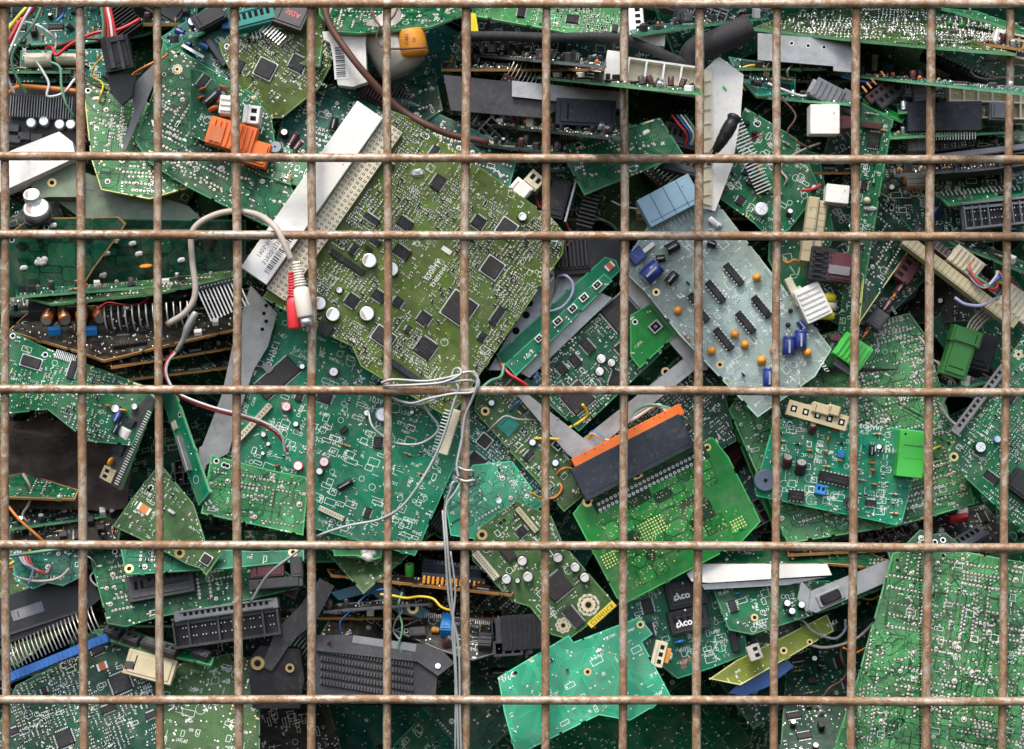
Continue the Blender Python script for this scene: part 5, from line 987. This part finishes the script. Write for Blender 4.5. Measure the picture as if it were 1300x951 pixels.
wire('grey crimp sleeve joining the beige cable to the twin wire', [(249,396,16),(240,412,16),(232,432,20),(224,446,24)], [4,5,5,5,5,5,5,5,5,4,4,3,3,3,3,3,3,3,3], 'zinc', 'crimp', 'crimp', seg=10)
# tie wire
mb = MB(); o0 = W(590, 500, 0)
def tw(pts, r=1.8, k=7): mb.tube([p-o0 for p in crom([W(*p) for p in pts], k)], r, 'tie_metal', 8)
tw([(484,486,-14),(500,482,-17),(540,484,-17),(575,478,-16),(596,472,-15),(606,478,-14),(604,494,-16),(598,510,-12),(590,530,-8),(586,560,-8),(580,590,-10),(582,606,-12)])
tw([(486,490,-12),(520,489,-17),(560,486,-18),(584,476,-18),(583,468,-15),(576,470,-12),(574,482,-14),(582,492,-16),(576,512,-14),(566,545,-12),(552,580,-10),(530,618,-10),(508,645,-6),(480,660,0),(440,668,8),(400,682,14),(378,700,18),(340,730,20),(318,765,26)])
tw([(490,502,10),(520,512,-6),(545,506,-14),(575,500,-16),(600,498,-15),(608,486,-15),(600,474,-14),(580,472,-13)])
tw([(500,508,6),(530,514,-4),(550,508,-8),(565,502,4),(590,500,14),(606,496,4),(603,486,-10),(590,483,-16),(560,488,-16)])
tw([(468,524,40),(472,540,30),(484,552,24),(500,562,20),(530,564,16),(552,552,14),(556,540,14),(545,525,12),(536,512,8)], 1.7)
tw([(580,592,-8),(590,597,-10),(600,598,-10),(600,604,6),(590,606,12),(578,600,4),(582,594,-8)]); tw([(578,606,-6),(590,611,-10),(602,610,-8),(600,616,6),(588,616,12),(576,612,4),(572,622,4),(566,640,8),(562,660,16)])
tw([(586,610,-6),(578,625,-8),(566,645,-8),(568,690,-16),(572,740,-14),(576,790,-10),(580,880,-6),(582,960,-4)], 1.5); tw([(562,648,-4),(565,690,-15),(570,760,-10),(582,820,-8),(584,900,-6),(586,970,-4)], 1.5); tw([(572,700,-14),(578,750,-12),(574,800,-10),(578,860,-6),(578,960,-4)], 1.2)
ob = bpy.data.objects.new('tie_wire', mb.mesh('tie_wire')); col.objects.link(ob); ob.location = o0*S; ob['label'] = 'grey tie wire wound round the grille crossing and trailing down'; ob['category'] = 'wire'
# top left wires
wire('yellow wire entering at the top left corner', [(-10,58,40),(8,40,44),(24,20,50),(40,2,60),(48,-12,66)], 2.4, 'wire_yellow'); wire('thick red wire along the left post', [(4,66,50),(14,48,56),(24,30,62),(40,14,66),(55,-10,70)], 3.2, 'wire_red')
wire('long white wire looping down at the top left', [(50,-8,52),(32,22,46),(18,52,44),(8,78,44),(10,100,46),(18,118,54)], 2.0, 'wire_white'); wire('green-grey wire looping down beside the white wire', [(58,-8,60),(44,28,54),(20,60,54),(15,80,56),(24,104,60),(34,120,70)], 2.0, 'wire_green')
wire('curly white wire over the teal board with coils', [(46,78,90),(54,90,78),(62,106,76),(60,122,74),(80,118,80),(95,100,90)], 1.7, 'wire_white'); wire('teal wire drooping over the black connector fins', [(62,78,80),(76,86,76),(78,110,72),(84,132,70),(94,148,78)], 1.9, 'wire_green')
wire('dark red wire arching behind the first post', [(58,62,92),(66,60,80),(72,70,76),(90,56,76),(120,42,78),(150,38,80),(178,24,90)], 2.3, 'wire_red'); wire('brown wire crossing near the black plug', [(70,60,96),(100,50,88),(125,50,86),(140,55,90)], 2.0, 'wire_brown')
for i, (m_, nm, dx) in enumerate((('wire_red','red',0),('wire_white','white',3),('wire_brown','brown',-3),('wire_green','olive green',-5),('wire_red','second red, rightmost',6))):
    wire(nm+' wire dropping into the black plug', [(130+dx*.8,-10,40),(134+dx,12,38),(137+dx*1.2,30,36),(138+dx*1.6,50,36)], 1.9, m_)
t = T('plug_connector', 'ribbed black plug with coloured wires, hanging at top left', 'connector', 151, 72, 40, 12, (0,0)); t.add('block', 151, 70, 0, 36, 44, 16, 'black_plastic'); t.add('block', 144, 70, 0, 6, 40, 19, 'grey_plastic'); t.add('block', 157, 72, 0, 5, 38, 19, 'grey_plastic'); t.add('block', 151, 52, 0, 20, 8, 20, 'grey_plastic')
slab(t, 'tail', [(134,92),(172,96),(168,122),(155,134),(142,118)], -8, 4, 'tape')
t = T('metal_strip', 'dark grey metal strip leaning behind the black plug', 'metal strip', 176, 140, 62, 58, (0,0)); slab(t, 'strip', [(196,80),(200,95),(160,190),(154,192),(170,140),(166,110)], -3, 0, 'mid_grey')
# left bottom loose wires
for i, (m_, nm) in enumerate((('wire_purple','mauve'),('wire_beige','tan'),('wire_red','pink'),('wire_brown','brown'))):
    wire(nm+' loose wire on the round-edged board at left', [(22+i*4,700,70),(30+i*5,715+i*3,58),(42+i*6,722+i*2,56),(36+i*10,742-i*8,60)], 1.7, m_)
wire('tan wire curling along the round-edged board', [(24,734,62),(50,738,58),(74,734,58),(88,722,66)], 1.9, 'wire_beige')
wire('teal cable lying along the bar at the left', [(12,706,44),(40,702,42),(80,696,44),(104,690,54)], 2.4, 'wire_green')
# wires behind the orange connector and near the frame
for i, (m_, nm) in enumerate((('wire_green','grey-green'),('wire_grey','grey'),('wire_white','pale'),('wire_yellow','yellow'),('wire_blue','blue'))):
    if i < 3: wire(nm+' wire arching above the right half of the orange connector', [(802,540-i*3,80),(808,522+i*4,70),(824+i*5,514,64),(848,518+i*3,62),(862,526,66)], 2.2, m_)
    else: wire(nm+' wire arching above the left half of the orange connector', [(745,560,80),(752,556-i*2,70),(768,558,64),(780,556+i,66)], 1.8, m_)
wire('pink red wire at the left end of the green strip', [(636,462,60),(646,474,50),(658,482,50),(670,490,58)], 2.0, 'rca_red'); wire('pale green wire from the tie wire to the olive board', [(606,498,6),(622,484,20),(636,478,40),(640,462,54)], 2.0, 'wire_green')
# ================================================================ dim parts behind, upper centre
t = T('connector', 'white and cream plug half hidden right of the olive board', 'connector', 668, 238, 90, -40, (0,.1)); t.add('block', 660, 244, 0, 26, 24, 20, 'white'); t.add('block', 678, 232, 0, 22, 22, 18, 'cream')
t = T('connector', 'black glossy connector with steel edge in the gap, upper centre', 'connector', 712, 255, 96, 75, (0,.1)); t.add('block', 708, 255, 0, 54, 26, 20, 'black_plastic'); t.add('block', 724, 258, 0, 60, 3, 24, 'steel'); t.add('fins', 748, 262, 0, 64, 22, 16, 12, 'grey_plastic')
t = T('plastic_case', 'black finned case in the gap below the horizontal bar, centre', 'plastic case', 745, 322, 112, 5, (0,.1)); t.add('block', 748, 324, 0, 96, 54, 22, 'black_plastic'); t.add('fins', 725, 322, 0, 42, 44, 30, 8, 'grey_plastic')
t = T('relay', 'black box behind the coloured wires, upper centre', 'relay', 862, 178, 100, -15, (0,.2)); t.add('block', 862, 178, 0, 46, 30, 22, 'black_plastic'); t.add('block', 868, 212, 0, 60, 26, 16, 'grey_plastic')
t = T('connector', 'white angled plug pieces behind the black cable, top', 'connector', 820, 55, 92, -10, (0,.2)); t.add('block', 806, 22, 14, 20, 60, 18, 'white'); t.add('block', 826, 52, 8, 36, 22, 14, 'white')
B('dark edge-on board with grey sockets behind the rubber sleeve', [(800,38),(880,24),(975,14),(975,22),(890,32),(805,44)], 108, 8, (0,3), 'stack', 'teal', 74, 1.5, [('block',862,24,0,12,16,14,'mid_grey'),('block',872,26,0,12,12,12,'mid_grey'),('block',918,20,0,14,10,12,'mid_grey')], at=(880,32))
B('dark board under the rubber sleeve with blue and red beads', [(925,72),(975,80),(1010,84),(1010,118),(960,122),(940,100)], 110, -6, (0,1), 'stack', 'teal', 75, 1.6)
B('dark board behind the coil transformer and pale connectors, right', [(1080,90),(1150,110),(1200,330),(1100,430),(1040,400),(1010,300)], 130, -60, (0,.2), 'comp', 'dark', 76, 1.2)
t = T('capacitor_row', 'cluster of copper and grey component legs under the wedge board', 'component cluster', 1130, 375, 92, 52, (0,.2)); 
for i in range(8): t.add('lying' if i % 2 else 'axial', 1098+i*9, 425-i*12, 0, *((5, 20, 'sleeve_brown') if i % 2 else (12, 'copper')))
t.add('block', 1148, 346, 0, 34, 26, 18, 'maroon'); t.add('block', 1112, 408, 0, 26, 22, 16, 'grey_plastic')
# ================================================================ boards buried deep in the pile
g = random.Random(77); n_ = 0
for j in range(7):
    for i in range(9):
        cx = i*165-10+g.uniform(-30, 30); cy = j*155+g.uniform(-25, 25); a = g.uniform(-80, 80); w_, h_ = g.uniform(95, 150), g.uniform(70, 110); c, q = math.cos(R(a)), math.sin(R(a))
        P = [(cx+x*c-y*q, cy+x*q+y*c) for x, y in ((-w_, -h_), (w_, -h_), (w_, h_), (-w_, h_))]
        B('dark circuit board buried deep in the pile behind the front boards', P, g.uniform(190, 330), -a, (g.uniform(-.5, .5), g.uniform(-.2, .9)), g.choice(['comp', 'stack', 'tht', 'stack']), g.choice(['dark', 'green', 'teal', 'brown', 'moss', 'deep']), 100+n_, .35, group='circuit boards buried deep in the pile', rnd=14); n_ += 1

# score lines across the three panel board
_p = [o for o in bpy.data.objects if o.get('label', '').startswith('huge solder-side board')][0]
PL = [(1133,702),(1180,692),(1345,722),(1345,960),(1055,960),(1088,862)]; fr = Frame(sum(p[0] for p in PL)/6, sum(p[1] for p in PL)/6, 34, -10, (0,.12)); mb = MB()
for x0, x1 in ((1168,1168),(1272,1270)):
    mb = MB()
    for i in range(66): u, v = fr.loc(x0+(x1-x0)*i/66, 698+i*4); mb.disc(u, v, .32, 1.3, 'hole', 8); mb.disc(u+2.4, v+.5, .3, .6, 'hole', 6)
    mb.build('score_line', _p)
# ================================================================ parts wedged between the boards, half lost in the shadow
g = random.Random(5)
for i in range(64):
    x, y, d = (i % 12)*112+g.uniform(-30, 60), (i//12)*165+g.uniform(-20, 130), g.uniform(122, 175); k = g.choice(['holder', 'fins', 'pinned', 'block', 'conn', 'holder', 'pinned'])
    t = T('scrap_connector', 'dark scrap connector wedged deep between the circuit boards', 'connector', x, y, d, g.uniform(-70, 70), (g.uniform(-.4, .4), g.uniform(-.2, .7)), 'scrap connectors wedged deep between the boards')
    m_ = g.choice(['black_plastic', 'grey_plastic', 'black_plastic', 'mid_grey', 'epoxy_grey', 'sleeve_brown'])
    if k == 'holder': t.add('holder', x, y, 0, 90, 26, 18, m_, 8)
    elif k == 'fins': t.add('fins', x, y, 0, 70, 36, 18, 16, m_)
    elif k == 'pinned': t.add('header', x, y, 0, 100, 12, 12, m_, 16); t.add('pins', x, y, 0, 18, 5.4, 30, 'can_metal', 1.8, 8, 8)
    elif k == 'conn': t.add('conn', x, y, 0, 80, 34, 20, 7, 2, m_, 'epoxy', 1.6)
    else: t.add('block', x, y, 0, 60, 40, 24, m_)
for i in range(30):
    x, y, d = (i % 6)*225+g.uniform(-40, 60), (i//6)*190+g.uniform(-20, 120), g.uniform(128, 170); L = g.uniform(90, 170)
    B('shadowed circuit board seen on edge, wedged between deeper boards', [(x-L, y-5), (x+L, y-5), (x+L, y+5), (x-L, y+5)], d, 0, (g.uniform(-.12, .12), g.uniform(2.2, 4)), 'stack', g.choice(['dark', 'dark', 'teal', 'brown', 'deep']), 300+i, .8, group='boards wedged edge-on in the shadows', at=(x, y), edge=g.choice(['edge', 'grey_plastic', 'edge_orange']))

t = T('pin_row', 'row of thick bent silver pins under the tilted narrow board, left', 'pin row', 185, 386, 56, 184, (0,0)); t.add('pins', 185, 386, 0, 13, 9, 32, 'tin', 2.2, 14, 2)
t = T('pin_row', 'row of straight slanting silver pins beside the grey crimp, left', 'pin row', 272, 358, 58, 190, (0,0)); t.add('pins', 276, 360, 14, 12, 4.8, 42, 'tin', 1.9); t.add('header', 276, 360, 4, 56, 7, 6, 'slate', 12)

t = T('comb_connector', 'ribbed cream comb connector with side pins, beside the tie wire', 'connector', 571, 549, 34, 73, (0,.1)); t.add('body', 571, 549, 0, 60, 13, 10, 'cream', 14, 'beige'); t.add('pins', 567, 548, 0, 13, 4.4, 11, 'tin', 1.2)
g = random.Random(21)
KN = [('wire_red','red'),('wire_white','white'),('wire_green','green'),('wire_black','black'),('wire_brown','brown'),('wire_yellow','yellow'),('wire_beige','tan'),('wire_blue','blue'),('wire_orange','orange'),('wire_grey','grey')]
AREAS = [(70, 60, 80, 60, 'among the boards at the top left corner', 9), (60, 700, 60, 40, 'in the heap at the lower left edge', 7), (730, 290, 60, 60, 'in the gap right of the olive board', 5), (1230, 480, 60, 60, 'in the dark gap by the green plug', 5),
         (470, 780, 80, 40, 'in the dark hollow at the bottom centre', 6), (1040, 800, 50, 50, 'in the dark gap left of the three panel board', 5), (80, 400, 80, 30, 'between the stacked boards at the left', 4), (1010, 140, 60, 50, 'around the white cube connector', 6), (690, 560, 50, 60, 'left of the orange and black connector', 4)]
for cx, cy, rx, ry, wh, n in AREAS:
    ks = KN[:]; g.shuffle(ks)
    for i in range(n):
        m_, nm = ks[i]; x, y = cx+g.uniform(-rx, rx), cy+g.uniform(-ry, ry); a = g.uniform(0, 6.28); d = g.uniform(78, 112); P = []
        for j in range(7): P.append((x, y, d+g.uniform(-9, 9))); a += g.uniform(-1.1, 1.1); x += 17*math.cos(a); y += 14*math.sin(a)
        wire('loose thin %s wire curling %s' % (nm, wh), P, g.uniform(1.1, 1.9), m_)

for (x0, y0, x1, y1, d, c_, ed, lab) in (
 (20,372,290,352,64,'deep','edge','long edge-on board just above the bent silver pins'), (140,462,300,436,80,'brown','edge_orange','edge-on brown board under the grey crimp sleeve'),
 (120,482,290,462,92,'moss','edge_orange','edge-on board with orange rim below the other edge-on boards, left'), (8,668,135,650,92,'dark','edge','edge-on dark board over the red and brown shadowed board'),
 (600,178,720,192,88,'dark','grey_plastic','edge-on dark board between the relay and the thick brown cable end'), (700,212,800,206,90,'teal','grey_plastic','short edge-on board below the jutting solder board'),
 (960,118,1085,128,84,'teal','edge','edge-on teal board behind the grey plug'), (1135,218,1300,206,60,'brown','mid_grey','edge-on board between the two ribbed connector strips, right'),
 (1140,138,1300,128,92,'dark','edge','edge-on dark board behind the cream cell connector'), (1090,30,1300,58,100,'brown','edge_orange','edge-on brown board above the long solder-side board'),
 (410,772,545,762,96,'black','mid_grey','thin edge-on black board over the finned case'), (1000,700,1120,694,90,'brown','edge_orange','edge-on brown board under the buzzer board, right'),
 (1180,500,1290,470,100,'teal','edge','edge-on board in the dark gap right of the solder board'), (210,60,290,20,96,'teal','edge','narrow edge-on board by the blue capacitors')):
    dx, dy = x1-x0, y1-y0; L = math.hypot(dx, dy); nx, ny = -dy/L*4, dx/L*4
    B(lab, [(x0-nx, y0-ny), (x1-nx, y1-ny), (x1+nx, y1+ny), (x0+nx, y0+ny)], d, math.degrees(math.atan2(-dy, dx)), (0, 3.4), 'stack', c_, int(x0+y0*3), 1.5, at=((x0+x1)/2, (y0+y1)/2), edge=ed)
